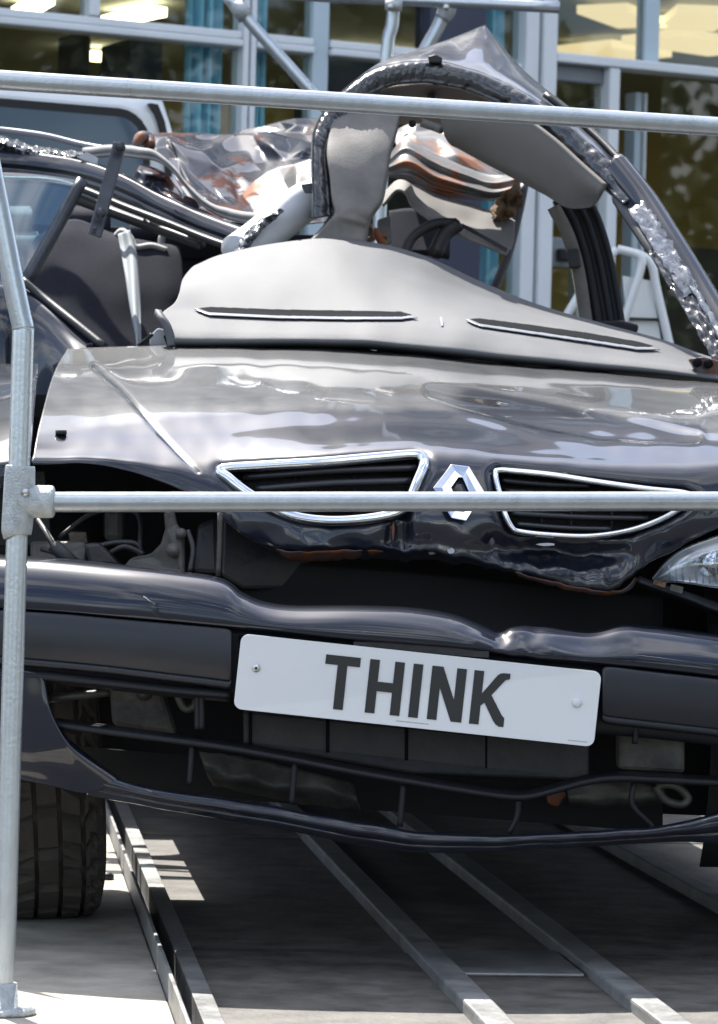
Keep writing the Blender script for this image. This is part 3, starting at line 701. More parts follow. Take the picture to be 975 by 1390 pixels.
# emblem: a faceted diamond ring
OUT = [(613,630),(637,633),(658,668),(633,707),(613,703),(588,662)]; INN = [(623,648),(628,648),(637,668),(628,684),(622,684),(613,662)]; MID = [tuple((a + b) / 2 for a, b in zip(o, i)) for o, i in zip(OUT, INN)]
ang = 0
V = []
for ringp, dt in ((OUT, -.001), (OUT, -.006), (MID, -.0078), (INN, -.006), (INN, .002)):
    for (u, v) in ringp: V.append(C(u, v, hood_t(623, 667) + (v - 667) * -.0008 + .0 - .010 + dt))
Fc = []
for j in range(4):
    for i in range(6): Fc.append((j * 6 + i, j * 6 + (i + 1) % 6, (j + 1) * 6 + (i + 1) % 6, (j + 1) * 6 + i))
link('emblem', mesh('emblem', V, Fc), 'chrome', bonnet, False, bevel=.001)
tube('bonnet_clip', [(83, 590, hood_t(83, 590) - .002), (83, 584, hood_t(83, 590) - .002)], .009, 'rubber', bonnet, n=0, seg=10)
tube('washer_jet', [(121, 466, 1.0), (122, 471, 1.0)], .006, 'black_plastic', bonnet, seg=10)
# rusty torn return under the lip
patch('torn_lip', [[(368,741,0.255),(385,748,0.230),(420,749,0.225),(470,747,0.220),(520,747,0.220)], [(376,748,0.265),(392,757,0.255),(425,759,0.255),(470,757,0.250),(526,752,0.245)], [(384,752,0.305),(400,760,0.305),(430,761,0.305),(470,759,0.295),(528,754,0.295)]],
      40, 10, 'rusty_edge', bonnet, disp=lambda u, v, a, b: (0, 2 * nz(u, v, 3, .08), .006 * nz(u, v, 8, .06)))
patch('torn_lip', [[(700,776,0.215),(760,792,0.215),(815,802,0.215),(846,800,0.230),(862,784,0.240)], [(704,781,0.230),(760,798,0.227),(815,807,0.230),(850,803,0.240),(866,787,0.250)], [(706,780,0.265),(760,796,0.265),(815,804,0.265),(848,799,0.270),(866,784,0.275)]],
      40, 8, 'rusty_edge', bonnet, disp=lambda u, v, a, b: (0, 2 * nz(u, v, 3, .08), .004 * nz(u, v, 8, .06)))
for (u, v, w_, h_) in ((612, 748, 6, 4), (668, 735, 3, 6), (742, 739, 12, 2), (586, 751, 5, 2), (534, 722, 2, 12)):
    pts = [(u + w_ * math.cos(a) * (.7 + .5 * random.random()), v + h_ * math.sin(a) * (.7 + .5 * random.random()), hood_t(u, v) - .006) for a in [i * math.pi / 5 for i in range(10)]]
    slab('paint_chip', pts, .012, 'white_foam' if w_ > 5 else 'rusty_edge', bonnet)

# ---- bumper
def bend(u): return .13 * (max(0, 560 - u) / 560) ** 2.2 + .06 * (max(0, u - 560) / 420) ** 2
def bd(rows): return [[(u, v, t + bend(u)) for u, v, t in r] for r in rows]
top = [(-290,745),(-220,746),(-150,748),(-60,749),(0,754),(80,759),(150,766),(230,775),(300,786),(330,806),(360,818),(400,823),(480,823),(560,826),(620,836),(660,852),(680,858),(700,851),(740,851),(800,857),(845,848),(880,850),(975,862),(1100,880),(1260,900)]
mid = [(-290,772),(-220,773),(-150,775),(-60,776),(0,780),(80,784),(150,790),(230,799),(300,810),(330,822),(360,832),(400,837),(480,839),(560,845),(620,853),(660,866),(682,873),(702,868),(740,872),(800,880),(845,876),(880,877),(975,886),(1100,904),(1260,926)]
low = [(-290,817),(-220,818),(-150,820),(-60,821),(0,825),(80,830),(150,836),(230,843),(300,850),(330,853),(360,856),(400,860),(480,868),(560,874),(620,879),(660,884),(690,889),(720,893),(750,896),(800,900),(845,904),(880,907),(975,918),(1100,934),(1260,956)]
def bmp_d(u, v, a, b):
    k = math.exp(-((u - 700) / 55) ** 2); return 0, 2.2 * k * nz(u, v, 3, .05), k * .012 * nz(u, v, 6, .03) + .0025 * nz(u, v, 2, .008)
rows = bd([[(u, v + 2, .17) for u, v in top], [(u, v, .105) for u, v in top], [(u, v * .7 + q[1] * .3 - 1, .052) for (u, v), q in zip(top, mid)], [(u, v, .022) for u, v in mid], [(u, v * .5 + q[1] * .5, .006) for (u, v), q in zip(mid, low)], [(u, v - 4, .004) for u, v in low], [(u, v, .010) for u, v in low], [(u, v + 1, .035) for u, v in low]])
bumper = patch('bumper', rows, 240, 46, 'car_paint', car, disp=bmp_d, thick=.003)
# backing wall behind strip and plate
bk = [(u, v + 2) for u, v in low]
patch('bumper_core', bd([[(u, v, .03) for u, v in bk], [(u, v + 45, .03) for u, v in bk], [(u, v + 88, .032) for u, v in bk], [(u, v + 91, .06) for u, v in bk]]), 90, 14, 'black_plastic', bumper, thick=.003)
def strip(us, vt, vb, nm='rubbing_strip'):
    t_ = [(u, a) for u, a in zip(us, vt)]; b_ = [(u, a) for u, a in zip(us, vb)]
    mixr = lambda f: [(u, a + (b - a) * f) for u, a, b in zip(us, vt, vb)]
    prof = [(0, .028), (.01, .008), (.05, .000), (.3, -.006), (.6, -.006), (.86, .000), (.89, .004), (.905, -.003), (.97, -.003), (1, .004), (1.01, .03)]
    return patch(nm, bd([[(u, v, d) for u, v in mixr(f)] for f, d in prof]), 60, 60, 'bumper_strip', bumper, thick=.002)
strip([-290, -150, -60, 0, 80, 150, 230, 295, 310, 314], [819, 822, 824, 828, 833, 839, 846, 852, 854, 858], [890, 894, 896, 900, 907, 914, 924, 932, 934, 930])
strip([818, 828, 880, 975, 1100, 1260], [908, 905, 911, 922, 940, 962], [978, 982, 988, 999, 1015, 1040])
patch('plate_recess', bd([[(324,862,.02),(480,872,.02),(660,890,.02),(740,898,.02)], [(324,880,.02),(480,892,.02),(660,912,.02),(740,916,.02)]]), 30, 6, 'dash_dark', bumper, thick=.002)
slab('recess_patch', [(480, 871, .012), (664, 877, .012), (664, 893, .012), (600, 889, .012), (480, 884, .012)], .006, 'engine_black', bumper)

# lower bumper: side cheek with the curved mouth edge
ch_out = [[(-290,904,.02),(-290,955,.02),(-290,1000,.04),(-290,1035,.08)], [(-150,908,.012),(-150,960,.015),(-150,1010,.03),(-150,1045,.06)], [(-40,906,.01),(-40,960,.012),(-40,1015,.02),(-40,1050,.05)], [(20,908,.008),(20,965,.008),(24,1020,.014),(28,1058,.04)],
          [(46,912,.006),(44,965,.004),(56,1024,.010),(70,1066,.035)], [(58,922,.004),(66,968,.002),(92,1022,.006),(120,1076,.03)], [(61,928,.012),(71,972,.006),(98,1014,.006),(160,1062,.01)], [(64,930,.05),(74,974,.045),(102,1012,.045),(164,1058,.045)]]
patch('bumper_cheek', bd(ch_out), 50, 60, 'car_paint', bumper, thick=.003)
patch('mouth_top', bd([[(-40,903,.012),(60,912,.008),(150,922,.008),(240,932,.008),(312,938,.008)], [(-40,912,.006),(60,922,.005),(150,931,.005),(240,941,.005),(312,947,.005)], [(-40,916,.05),(60,927,.05),(150,936,.05),(240,946,.05),(312,952,.05)]]), 40, 10, 'black_plastic', bumper, thick=.002)
lt = [(128,1042),(146,1052),(170,1062),(210,1071),(290,1083),(350,1092),(420,1105),(480,1115),(530,1124),(570,1130),(640,1134),(700,1134),(780,1131),(850,1126),(880,1124),(930,1116),(975,1104),(1060,1085),(1200,1050)]
lb = [(118,1079),(140,1083),(168,1088),(210,1095),(290,1109),(350,1119),(420,1132),(480,1144),(530,1152),(570,1156),(640,1156),(700,1153),(780,1149),(850,1145),(880,1142),(930,1142),(975,1142),(1060,1138),(1200,1125)]
mx_ = lambda f: [(a[0] + (b[0] - a[0]) * f, a[1] + (b[1] - a[1]) * f) for a, b in zip(lt, lb)]
patch('lower_lip', bd([[(u, v + 1, .06) for u, v in mx_(0)], [(u, v, .012) for u, v in mx_(0)], [(u, v, .0) for u, v in mx_(.12)], [(u, v, -.002) for u, v in mx_(.45)], [(u, v, .010) for u, v in mx_(.62)], [(u, v, .012) for u, v in mx_(.8)], [(u, v, .03) for u, v in mx_(1.)], [(u, v, .12) for u, v in mx_(.95)]]), 130, 40, 'car_paint', bumper, thick=.003,
      disp=lambda u, v, a, b: (0, 1.5 * nz(u, v, 3, .02), .003 * nz(u, v, 6, .03) + .02 * sstep(185, 130, u)))
bl = [(72,984),(180,998),(300,1014),(390,1030),(480,1048),(560,1062),(620,1072),(680,1081),(715,1082),(750,1074),(790,1063),(830,1057),(880,1058),(975,1063),(1100,1068),(1200,1072)]
patch('mouth_blade', bd([[(u, v - 9, .075) for u, v in bl], [(u, v - 5, .03) for u, v in bl], [(u, v - 3, .014) for u, v in bl], [(u, v + 2, .012) for u, v in bl], [(u, v + 4, .022) for u, v in bl], [(u, v + 2, .07) for u, v in bl]]), 100, 24, 'black_plastic', bumper, thick=.002)
for pts in ([(268,930),(268,990)], [(274,930),(274,990)], [(261,1012),(257,1066)], [(401,1034),(396,1092)], [(548,1064),(543,1122)], [(704,1084),(702,1108),(690,1132)], [(862,1060),(858,1092),(882,1118),(895,1138)], [(865,962),(862,1010)]):
    tube('mouth_strut', [(u, v, .03 + bend(u)) for u, v in pts], .0045, 'black_plastic', bumper, n=10, seg=8)
# crack in the lip
# ---- number plate
pl_c = [C(328, 860, .000 + bend(328) - .012), C(817, 912, bend(817) - .014), C(806, 1014, bend(806) - .016), C(317, 962, bend(317) - .014)]
def PL(x, y, off=0.):                           # plate millimetres from its top left corner
    a, b = x / 520., y / 111.
    p = pl_c[0] * (1 - a) * (1 - b) + pl_c[1] * a * (1 - b) + pl_c[2] * a * b + pl_c[3] * (1 - a) * b
    return p + Vector((0, -1, 0)) * off
def plate_poly(name, poly, o0, o1, m, parent, bevel=0.):
    k = len(poly); V = [PL(x, y, o1) for x, y in poly] + [PL(x, y, o0) for x, y in poly]
    me = mesh(name, V, [tuple(range(k)), tuple(range(2 * k - 1, k - 1, -1))] + [(i, i + k, (i + 1) % k + k, (i + 1) % k) for i in range(k)])
    bm = bmesh.new(); bm.from_mesh(me); bmesh.ops.recalc_face_normals(bm, faces=bm.faces); bm.to_mesh(me); bm.free()
    return link(name, me, m, parent, False, bevel=bevel)
rr_ = []
for cx, cy, a in ((508, 12, 270), (508, 99, 0), (12, 99, 90), (12, 12, 180)):
    for i in range(8): an = R(a + 90 * i / 7); rr_.append((cx + 12 * math.cos(an), cy + 12 * math.sin(an)))
plate = plate_poly('number_plate', rr_, 0, .003, 'plate_white', car, .0006)
plate['label'] = 'white number plate reading THINK'
y0, y1, S = 17, 96, 14
def letter(n_, x, poly): plate_poly('letter', [(x + a, y0 + b) for a, b in poly], .0031, .0038, 'plate_black', plate)
H_ = y1 - y0
letter('T', 123, [(0, 0), (50, 0), (50, S), (32, S), (32, H_), (18, H_), (18, S), (0, S)])
letter('H', 186.5, [(0, 0), (S, 0), (S, 32), (36, 32), (36, 0), (50, 0), (50, H_), (36, H_), (36, 46), (S, 46), (S, H_), (0, H_)])
letter('I', 249, [(0, 0), (S, 0), (S, H_), (0, H_)])
letter('N', 276, [(0, 0), (16, 0), (36, 47), (36, 0), (50, 0), (50, H_), (34.5, H_), (S, 31), (S, H_), (0, H_)])
letter('K', 337, [(0, 0), (S, 0), (S, 33), (34, 4), (38, 1), (43, 0), (52, 0), (52, 8), (46, 10), (28, 34), (46, 62), (50, 66), (50, H_), (43, H_), (38, 76), (34, 71), (19, 46), (S, 51), (S, H_), (0, H_)])
for x0_, x1_, yy in ((233, 279, 102.5), (482, 500, 104), (503, 509, 104)):
    x = x0_
    while x < x1_:
        l_ = random.choice((1.2, 1.6, 2.0)); plate_poly('small_print', [(x, yy), (x + l_, yy), (x + l_, yy + 1.7), (x, yy + 1.7)], .003, .0032, 'plate_print', plate); x += l_ + .7
def disc(name, x, y, r, o0, o1, m, parent, n=18, r2=None):
    c0 = [(x + r * math.cos(2 * math.pi * i / n), y + r * math.sin(2 * math.pi * i / n)) for i in range(n)]; r2 = r2 or r
    c1 = [(x + r2 * math.cos(2 * math.pi * i / n), y + r2 * math.sin(2 * math.pi * i / n)) for i in range(n)]
    V = [PL(a, b, o0) for a, b in c0] + [PL(a, b, (o0 + o1) / 2 + .0004) for a, b in c0] + [PL(a, b, o1) for a, b in c1]
    Fc = [(j * n + i, j * n + (i + 1) % n, (j + 1) * n + (i + 1) % n, (j + 1) * n + i) for j in range(2) for i in range(n)] + [tuple(2 * n + i for i in range(n))]
    return link(name, mesh(name, V, Fc), m, parent, True)
s_ = disc('screw', 26, 48, 6.2, .003, .0055, 'bolt_zinc', plate, r2=3.6); disc('screw_slot', 26, 48, 2.2, .0055, .0057, 'rubber', plate, 6)
disc('screw_cap', 489, 49, 7.2, .003, .0075, 'plate_white', plate, r2=3.8)

# ---- engine bay: what shows through the gaps
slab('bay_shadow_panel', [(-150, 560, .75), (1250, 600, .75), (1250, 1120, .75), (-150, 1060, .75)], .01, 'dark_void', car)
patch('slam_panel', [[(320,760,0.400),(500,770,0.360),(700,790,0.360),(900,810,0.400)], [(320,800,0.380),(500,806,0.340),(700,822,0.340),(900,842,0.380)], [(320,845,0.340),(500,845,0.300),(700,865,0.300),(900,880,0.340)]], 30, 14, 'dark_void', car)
slab('radiator_cowl', [(302,698,0.360), (420,730,0.380), (420,800,0.380), (330,800,0.350), (300,782,0.340)], .03, 'engine_black', car, bevel=.006)
slab('lamp_bracket', [(222, 693, .27), (236, 690, .27), (240, 712, .27), (250, 722, .27), (251, 780, .25), (165, 772, .25), (178, 757, .25), (205, 752, .26), (218, 738, .26), (224, 718, .27)], .02, 'engine_metal', car, bevel=.005)
tube('bracket_boss', [(235, 747, .245), (235, 747, .27)], .011, 'engine_metal', car, seg=16)
tube('bracket_boss', [(246, 724, .255), (246, 724, .28)], .008, 'engine_metal', car, seg=14)
slab('wing_rail', [(40, 735, .32), (115, 735, .32), (120, 744, .32), (118, 770, .30), (40, 764, .30)], .04, 'engine_metal', car, bevel=.008)
slab('relay_box', [(114, 738, .28), (134, 736, .28), (150, 752, .28), (165, 768, .28), (120, 768, .28)], .04, 'engine_black', car, bevel=.006)
tube('damper', [(50, 705, .27, .005), (72, 738, .26, .005), (73, 740, .26, .011), (100, 766, .25, .011)], .01, 'engine_black', car, seg=12)
slab('washer_bottle', [(268,712,0.360), (296,700,0.360), (298,780,0.340), (262,778,0.340)], .06, 'engine_black', car, bevel=.008)
tube('prop_rod', [(299, 696, .23), (298, 740, .23), (296, 782, .23)], .004, 'engine_metal', car, n=8, seg=8)
for pts in ([(80, 730, .4), (120, 700, .42), (160, 690, .44), (188, 700, .4), (190, 745, .36)], [(130, 742, .3), (160, 736, .3), (188, 740, .3), (190, 765, .3)], [(150, 750, .29), (170, 742, .28), (195, 752, .28)], [(255, 720, .26), (262, 745, .25), (258, 775, .24)], [(56, 745, .29), (80, 752, .28), (120, 766, .27)]):
    tube('wiring', pts, .004, 'engine_black', car, n=16, seg=8)
slab('air_box', [(140, 690, .5), (168, 690, .5), (168, 735, .5), (140, 735, .5)], .1, 'engine_metal', car, bevel=.01)
slab('inner_wing', [(-60, 640, .5), (60, 640, .5), (70, 740, .5), (-60, 740, .5)], .02, 'engine_black', car)
# behind the mouth
slab('bumper_beam', [(148, 930, .14), (218, 928, .14), (240, 1000, .16), (152, 985, .16)], .05, 'engine_metal', car, bevel=.008)
tube('tow_hook', [(238, 925, .13), (243, 948, .12), (252, 962, .12), (264, 958, .12), (268, 940, .12)], .006, 'engine_metal', car, n=14, seg=8)
tube('rust_pipe', [(70, 948, .16), (120, 943, .16), (150, 940, .16)], .006, 'engine_metal', car, n=8, seg=8)
tube('bolt_head', [(196, 940, .125), (196, 940, .14)], .013, 'engine_black', car, seg=12)
slab('radiator', [(330, 965, .17), (800, 1010, .16), (800, 1060, .16), (560, 1050, .16), (330, 1010, .17)], .03, 'engine_black', car, bevel=.004)
for u in (340, 445, 552, 660, 760): tube('radiator_rib', [(u, 966 + (u - 330) * .09, .165), (u, 1010 + (u - 330) * .1, .165)], .003, 'dash_dark', car, seg=6)
patch('sump_guard', [[(270,1020,.16),(340,1030,.16),(430,1050,.17),(480,1062,.18)], [(280,1050,.14),(345,1062,.14),(430,1075,.15),(485,1085,.16)], [(290,1066,.2),(350,1080,.2),(430,1094,.2),(490,1100,.2)]], 30, 12, 'engine_metal', car, disp=lambda u, v, a, b: (0, 2 * nz(u, v, 2, .06), .02 * nz(u, v, 4, .03)))
patch('chassis_leg', [[(770,1068,.13),(840,1060,.13),(900,1066,.13)], [(772,1088,.13),(842,1090,.13),(905,1086,.13)], [(775,1094,.2),(845,1096,.2),(905,1090,.2)]], 24, 10, 'engine_metal', car, disp=lambda u, v, a, b: (0, 2 * nz(u, v, 2, .05), .008 * nz(u, v, 4, .04)))
tube('tow_eye', [(892, 1068, .10), (915, 1066, .10), (934, 1082, .10), (926, 1092, .10), (904, 1086, .10)], .0065, 'engine_metal', car, n=24, seg=8, closed=True)
slab('crash_can', [(840, 985, .14), (930, 992, .14), (930, 1050, .14), (840, 1045, .14)], .06, 'engine_metal', car, bevel=.006)
slab('fan_motor', [(742, 1068, .16), (766, 1068, .16), (770, 1082, .16), (758, 1096, .16), (744, 1092, .16)], .03, 'rusty_edge', car, bevel=.004)
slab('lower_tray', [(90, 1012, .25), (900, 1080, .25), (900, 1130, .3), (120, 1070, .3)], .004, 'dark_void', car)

# ---- right headlight
lens = [[(886,784,0.235),(905,762,0.230),(930,744,0.230),(975,727,0.250),(1040,706,0.280),(1150,696,0.330)], [(888,788,0.220),(910,775,0.205),(935,762,0.205),(975,752,0.220),(1040,738,0.250),(1152,726,0.310)], [(890,790,0.235),(915,790,0.215),(940,793,0.210),(975,798,0.220),(1040,800,0.250),(1154,776,0.310)]]
hl = patch('headlight', lens, 80, 30, 'lamp_lens', car, thick=.002)
hl['label'] = 'cracked clear headlight lens'
patch('reflector', [[(u, v + 2, t + .03) for u, v, t in lens[0]], [(u, v, t + .09) for u, v, t in lens[1]], [(u, v - 2, t + .03) for u, v, t in lens[2]]], 40, 20, 'lamp_mirror', hl, thick=.001)
for k in range(17):
    u = 908 + k * 9; f = (u - 905) / 70
    tube('lens_rib', [(u, 768 - 14 * min(f, 1.4), .205 + .012 * f), (u + 2, 790 + 3 * f, .21 + .006 * f)], .0016, 'lamp_lens', hl, seg=6)
tube('lamp_bulb', [(965,765,0.280), (965,765,0.250)], .02, 'chrome', hl, seg=14)
patch('lamp_trim', [[(868,782,0.240),(900,794,0.230),(940,806,0.230),(980,820,0.240),(1060,840,0.270),(1160,850,0.310)], [(866,790,0.230),(900,802,0.215),(940,816,0.215),(980,831,0.220),(1060,850,0.250),(1160,862,0.300)], [(866,796,0.260),(900,807,0.250),(940,822,0.250),(980,838,0.260),(1060,858,0.290),(1160,870,0.330)]], 40, 10, 'black_plastic', hl)
slab('lamp_clip', [(889,787,0.200), (905,791,0.200), (903,798,0.200), (887,793,0.200)], .01, 'foam_brown', hl)
slab('lamp_clip', [(912,793,0.198), (928,797,0.198), (926,806,0.198), (910,801,0.198)], .01, 'engine_metal', hl)

# ---- wings (front fenders), doors and rest of the shell
lw = [[(52,492,1.2),(20,494,1.2),(-40,498,1.2),(-100,515,1.2),(-170,560,1.2)], [(50,520,.8),(20,526,.8),(-40,538,.8),(-105,555,.8),(-180,600,.8)], [(46,566,.5),(22,570,.5),(-35,580,.5),(-110,600,.5),(-190,650,.52)], [(42,612,.36),(20,613,.35),(-30,622,.35),(-110,645,.38),(-195,690,.44)], [(30,634,.32),(8,638,.31),(-40,655,.32),(-115,690,.36),(-200,730,.42)], [(2,662,.31),(-14,692,.31),(-60,722,.32),(-120,750,.36),(-200,770,.42)]]
patch('front_wing', lw, 40, 60, 'car_paint', car, conv=C0, disp=lambda u, v, a, b: (0, 2 * nz(u, v, 3, .02), .008 * nz(u, v, 6, .02)))
# wing side wall with wheel arch (outside the picture to the left)
def XS(s, y, z): return TD(s, y, DECK + z)
def side(sgn):
    S_ = .85 * sgn
    prof = [(.20, -.02), (.45, .0), (.62, -.01), (.78, -.05)]
    V, Fc = [], []; ys = [5.25 + i * .05 for i in range(76)]; kz = len(prof)
    for y in ys:
        for z, ds in prof:
            fc = max(0, 5.45 - y) * .5; V.append(XS(S_ + (ds - fc) * sgn, y, z))
    for i in range(len(ys) - 1):
        y = ys[i]
        for j in range(kz - 1):
            if sgn < 0 and 5.45 < y < 7.7 and j < 2: continue
            if any(abs(y + .025 - c) < .36 and prof[j][0] < .33 + math.sqrt(max(0, .36 ** 2 - (y + .025 - c) ** 2)) - .1 for c in (5.82, 8.35)): continue
            Fc.append((i * kz + j, (i + 1) * kz + j, (i + 1) * kz + j + 1, i * kz + j + 1))
    return link('body_side', mesh('body_side', V, Fc), 'car_paint', car, True, .002)
side(-1); side(1)
for s0, s1 in ((-.86, -.47), (.5, .86)):  # unseen liners added to block sun passing the front wheels onto the deck
    V, Fc = [], []
    for i in range(25):
        a = R(-35 + 190 * i / 24); V += [XS(s0, 5.83 - .36 * math.cos(a), .32 + .36 * math.sin(a)), XS(s1, 5.83 - .36 * math.cos(a), .32 + .36 * math.sin(a))]
    for i in range(24): Fc.append((2 * i, 2 * i + 1, 2 * i + 3, 2 * i + 2))
    link('added_arch_liner', mesh('added_arch_liner', V, Fc), 'engine_black', car, True, .003)
Vt = [XS(-.8, 8.0, .82), XS(.8, 8.0, .82), XS(.78, 8.95, .8), XS(-.78, 8.95, .8), XS(-.75, 9.0, .3), XS(.75, 9.0, .3)]
link('boot', mesh('boot', Vt, [(0, 1, 2, 3), (3, 2, 5, 4)]), 'car_paint', car, False, .003)
link('floor_pan', mesh('floor_pan', [XS(-.31, 6.0, .2), XS(.78, 6.0, .2), XS(.78, 9.0, .2), XS(-.31, 9.0, .2)], [(0, 1, 2, 3)]), 'engine_black', car, False, .003)
link('bulkhead', mesh('bulkhead', [XS(-.7, 6.2, .25), XS(.78, 6.2, .25), XS(.78, 6.2, .86), XS(-.7, 6.2, .86)], [(0, 1, 2, 3)]), 'engine_black', car, False, .003)

# ---- front door of the left side seen over the wing
patch('front_door', [[(-60,372,1.5),(0,384,1.5),(36,388,1.5),(70,418,1.42),(105,446,1.36),(142,474,1.3)], [(-60,380,1.46),(0,392,1.46),(32,398,1.46),(66,428,1.4),(98,456,1.34),(132,484,1.28)], [(-60,430,1.42),(0,438,1.42),(25,445,1.42),(55,462,1.38),(85,480,1.32),(110,494,1.26)], [(-60,560,1.4),(0,560,1.4),(20,560,1.4),(45,560,1.36),(70,560,1.3),(95,560,1.24)]], 60, 40, 'car_paint', car)
tube('door_seal', [(30, 380, 1.47), (60, 405, 1.44), (100, 437, 1.36), (142, 471, 1.29)], .008, 'rubber', car, n=16, seg=8)
pane_ = patch('side_window', [[(-80,232,2.0),(0,234,2.0),(60,238,2.0),(112,246,2.0)], [(-80,310,1.95),(0,312,1.95),(40,316,1.95),(74,322,1.95)], [(-80,392,1.9),(0,392,1.9),(20,392,1.9),(38,392,1.9)]], 20, 20, 'car_glass', car, thick=.003)
tube('window_bar', [(112, 244, 1.97, .013), (75, 312, 1.95, .014), (34, 384, 1.9, .014)], .013, 'bracket_steel', car, n=10, seg=8)
# ---- cant rail, collapsed towards the dashboard
def sweep(name, path, prof, m, parent, n=60):
    q = spline(path, n); W = [C(*p) for p in q]; V, Fc = [], []; k = len(prof)
    for i in range(n):
        t = (W[min(n - 1, i + 1)] - W[max(0, i - 1)]).normalized(); s = t.cross(Vector((0, 1, 0))).normalized(); b = s.cross(t)
        for a, d in prof: V.append(W[i] + s * a + b * d)
    for i in range(n - 1):
        for j in range(k): Fc.append((i * k + j, i * k + (j + 1) % k, (i + 1) * k + (j + 1) % k, (i + 1) * k + j))
    Fc += [tuple(range(k)), tuple((n - 1) * k + j for j in range(k))[::-1]]
    me = mesh(name, V, Fc); bm = bmesh.new(); bm.from_mesh(me); bmesh.ops.recalc_face_normals(bm, faces=bm.faces); bm.to_mesh(me); bm.free()
    return link(name, me, m, parent, True)
prof = [(.030, .02), (.030, -.005), (.022, -.022), (.006, -.03), (-.008, -.026), (-.012, -.012), (-.026, -.010), (-.034, .002), (-.034, .02), (0, .04)]
cr_ = [(-90,196,2.30),(0,203,2.25),(60,209,2.20),(110,219,2.12),(160,236,2.02),(215,263,1.92),(270,289,1.83),(330,310,1.74),(388,328,1.68)]
patch('cant_rail', [[(u, v + dv * (1 - .12 * k / 8), t + dt) for k, (u, v, t) in enumerate(cr_)] for dv, dt in ((-3, .05), (0, .012), (2, .0), (13, -.014), (19, -.016), (21, -.006), (23, -.006), (25, -.014), (31, -.016), (33, -.004), (37, .0), (39, .03))], 100, 60, 'car_paint', car, thick=.002, disp=lambda u, v, a, b: (0, 1.2 * nz(u, v, 2, .02), .006 * nz(u, v, 4, .02)))
sweep('roof_seal', [(-90, 240, 2.22), (0, 243, 2.17), (70, 246, 2.12), (115, 258, 2.05), (165, 279, 1.96), (220, 300, 1.86), (275, 322, 1.78), (320, 338, 1.7)], [(.008, 0), (0, -.012), (-.008, 0), (0, .012)], 'rubber', car, 60)
sweep('roof_seal', [(100, 268, 2.15), (165, 292, 2.05), (220, 312, 1.98), (275, 332, 1.9)], [(.012, 0), (0, -.012), (-.012, 0), (0, .012)], 'rubber', car, 40)
# torn roof edge wrapped in foil
def foil_d(u, v, a, b): return 3 * nz(u, v, 2, .15), 3 * nz(u, v, 5, .14), .02 * crease(u, v, 1, .12)
patch('foil_edge', [[(-60,178,2.32),(0,184,2.3),(40,196,2.28),(80,203,2.25),(112,206,2.2)], [(-60,186,2.27),(0,191,2.25),(40,203,2.23),(80,209,2.2),(114,213,2.16)], [(-60,198,2.28),(0,202,2.26),(40,211,2.23),(80,216,2.2),(116,220,2.16)]], 90, 16, 'tape_silver', car, disp=foil_d, smooth=False)
tube('roof_lip', [(-60, 170, 2.5), (0, 176, 2.5), (60, 184, 2.45), (110, 196, 2.4), (150, 203, 2.35)], .007, 'dash_trim', car, n=20, seg=8)
slab('glass_shard', [(104, 213, 2.12), (118, 206, 2.12), (133, 214, 2.12), (132, 224, 2.12)], .004, 'white_foam', car)
# pale strip of airbag edging
ab_ = [(112,209,2.20),(150,205,2.16),(185,207,2.13),(215,214,2.1),(238,233,2.06),(262,262,2.0),(290,284,1.94),(325,294,1.88),(368,299,1.82)]
patch('airbag_edge', [[(u + dn * .35 * (k > 2) * (k < 7), v + dn, t + dt) for k, (u, v, t) in enumerate(ab_)] for dn, dt in ((-8, .03), (-7, .004), (-2, -.006), (2, .0), (6, -.004), (7, .02))], 70, 16, 'airbag_cloth', car, thick=.002, disp=lambda u, v, a, b: (0, 1.2 * nz(u, v, 2, .05), .004 * nz(u, v, 4, .06)))
# bracket bolted across the cut
bk_ = slab('steel_bracket', [(154, 191, 1.86), (171, 198, 1.86), (137, 323, 1.78), (119, 317, 1.78)], .012, 'bracket_steel', car, bevel=.003)
for (u, v, t) in ((163, 199, 1.845), (137, 289, 1.785), (129, 310, 1.78)):
    tube('bracket_bolt', [(u, v, t), (u, v, t - .008), (u, v, t - .014)], .011 if v < 300 else .004, 'bracket_steel', bk_, seg=8)

# ---- seats and belt
def cushion(name, rows, m, parent=car, n=(40, 30)): return patch(name, rows, n[0], n[1], m, parent, thick=.01, disp=lambda u, v, a, b: (0, 1.0 * nz(u, v, 4, .03), .01 * nz(u, v, 2, .02)))
cushion('seat_back', [[(60,318,2.42),(100,300,2.42),(150,318,2.40),(200,330,2.4),(240,336,2.4)], [(45,332,2.36),(100,330,2.34),(160,336,2.33),(210,342,2.33),(245,346,2.34)], [(30,400,2.26),(100,398,2.22),(160,400,2.21),(215,402,2.21),(250,405,2.24)], [(10,520,2.1),(100,520,2.06),(160,520,2.05),(220,520,2.05),(255,520,2.08)]], 'seat_fabric')
cushion('seat_back', [[(192,344,2.62),(240,340,2.6),(300,338,2.6),(350,340,2.6),(420,345,2.6)], [(190,352,2.56),(240,350,2.54),(300,350,2.54),(350,352,2.54),(420,355,2.54)], [(186,420,2.48),(240,418,2.46),(300,418,2.46),(350,420,2.46),(420,425,2.46)], [(180,520,2.4),(240,520,2.38),(300,520,2.38),(350,520,2.38),(420,520,2.38)]], 'seat_fabric')
def headrest(u0, u1, v0, v1, t, m):
    rows = [[(u0 + 4, v1, t + .1), (u1 - 4, v1, t + .1)], [(u0 + 2, v0 + 3, t + .10), (u1 - 2, v0 + 3, t + .10)], [(u0 + 3, v0, t + .06), (u1 - 3, v0, t + .06)], [(u0, v0 + 6, t + .01), (u1, v0 + 6, t + .01)], [(u0, (v0 + v1) / 2, t), (u1, (v0 + v1) / 2, t)], [(u0 + 3, v1, t + .03), (u1 - 3, v1, t + .03)]]
    return patch('headrest', rows, 16, 30, m, car, thick=.012)
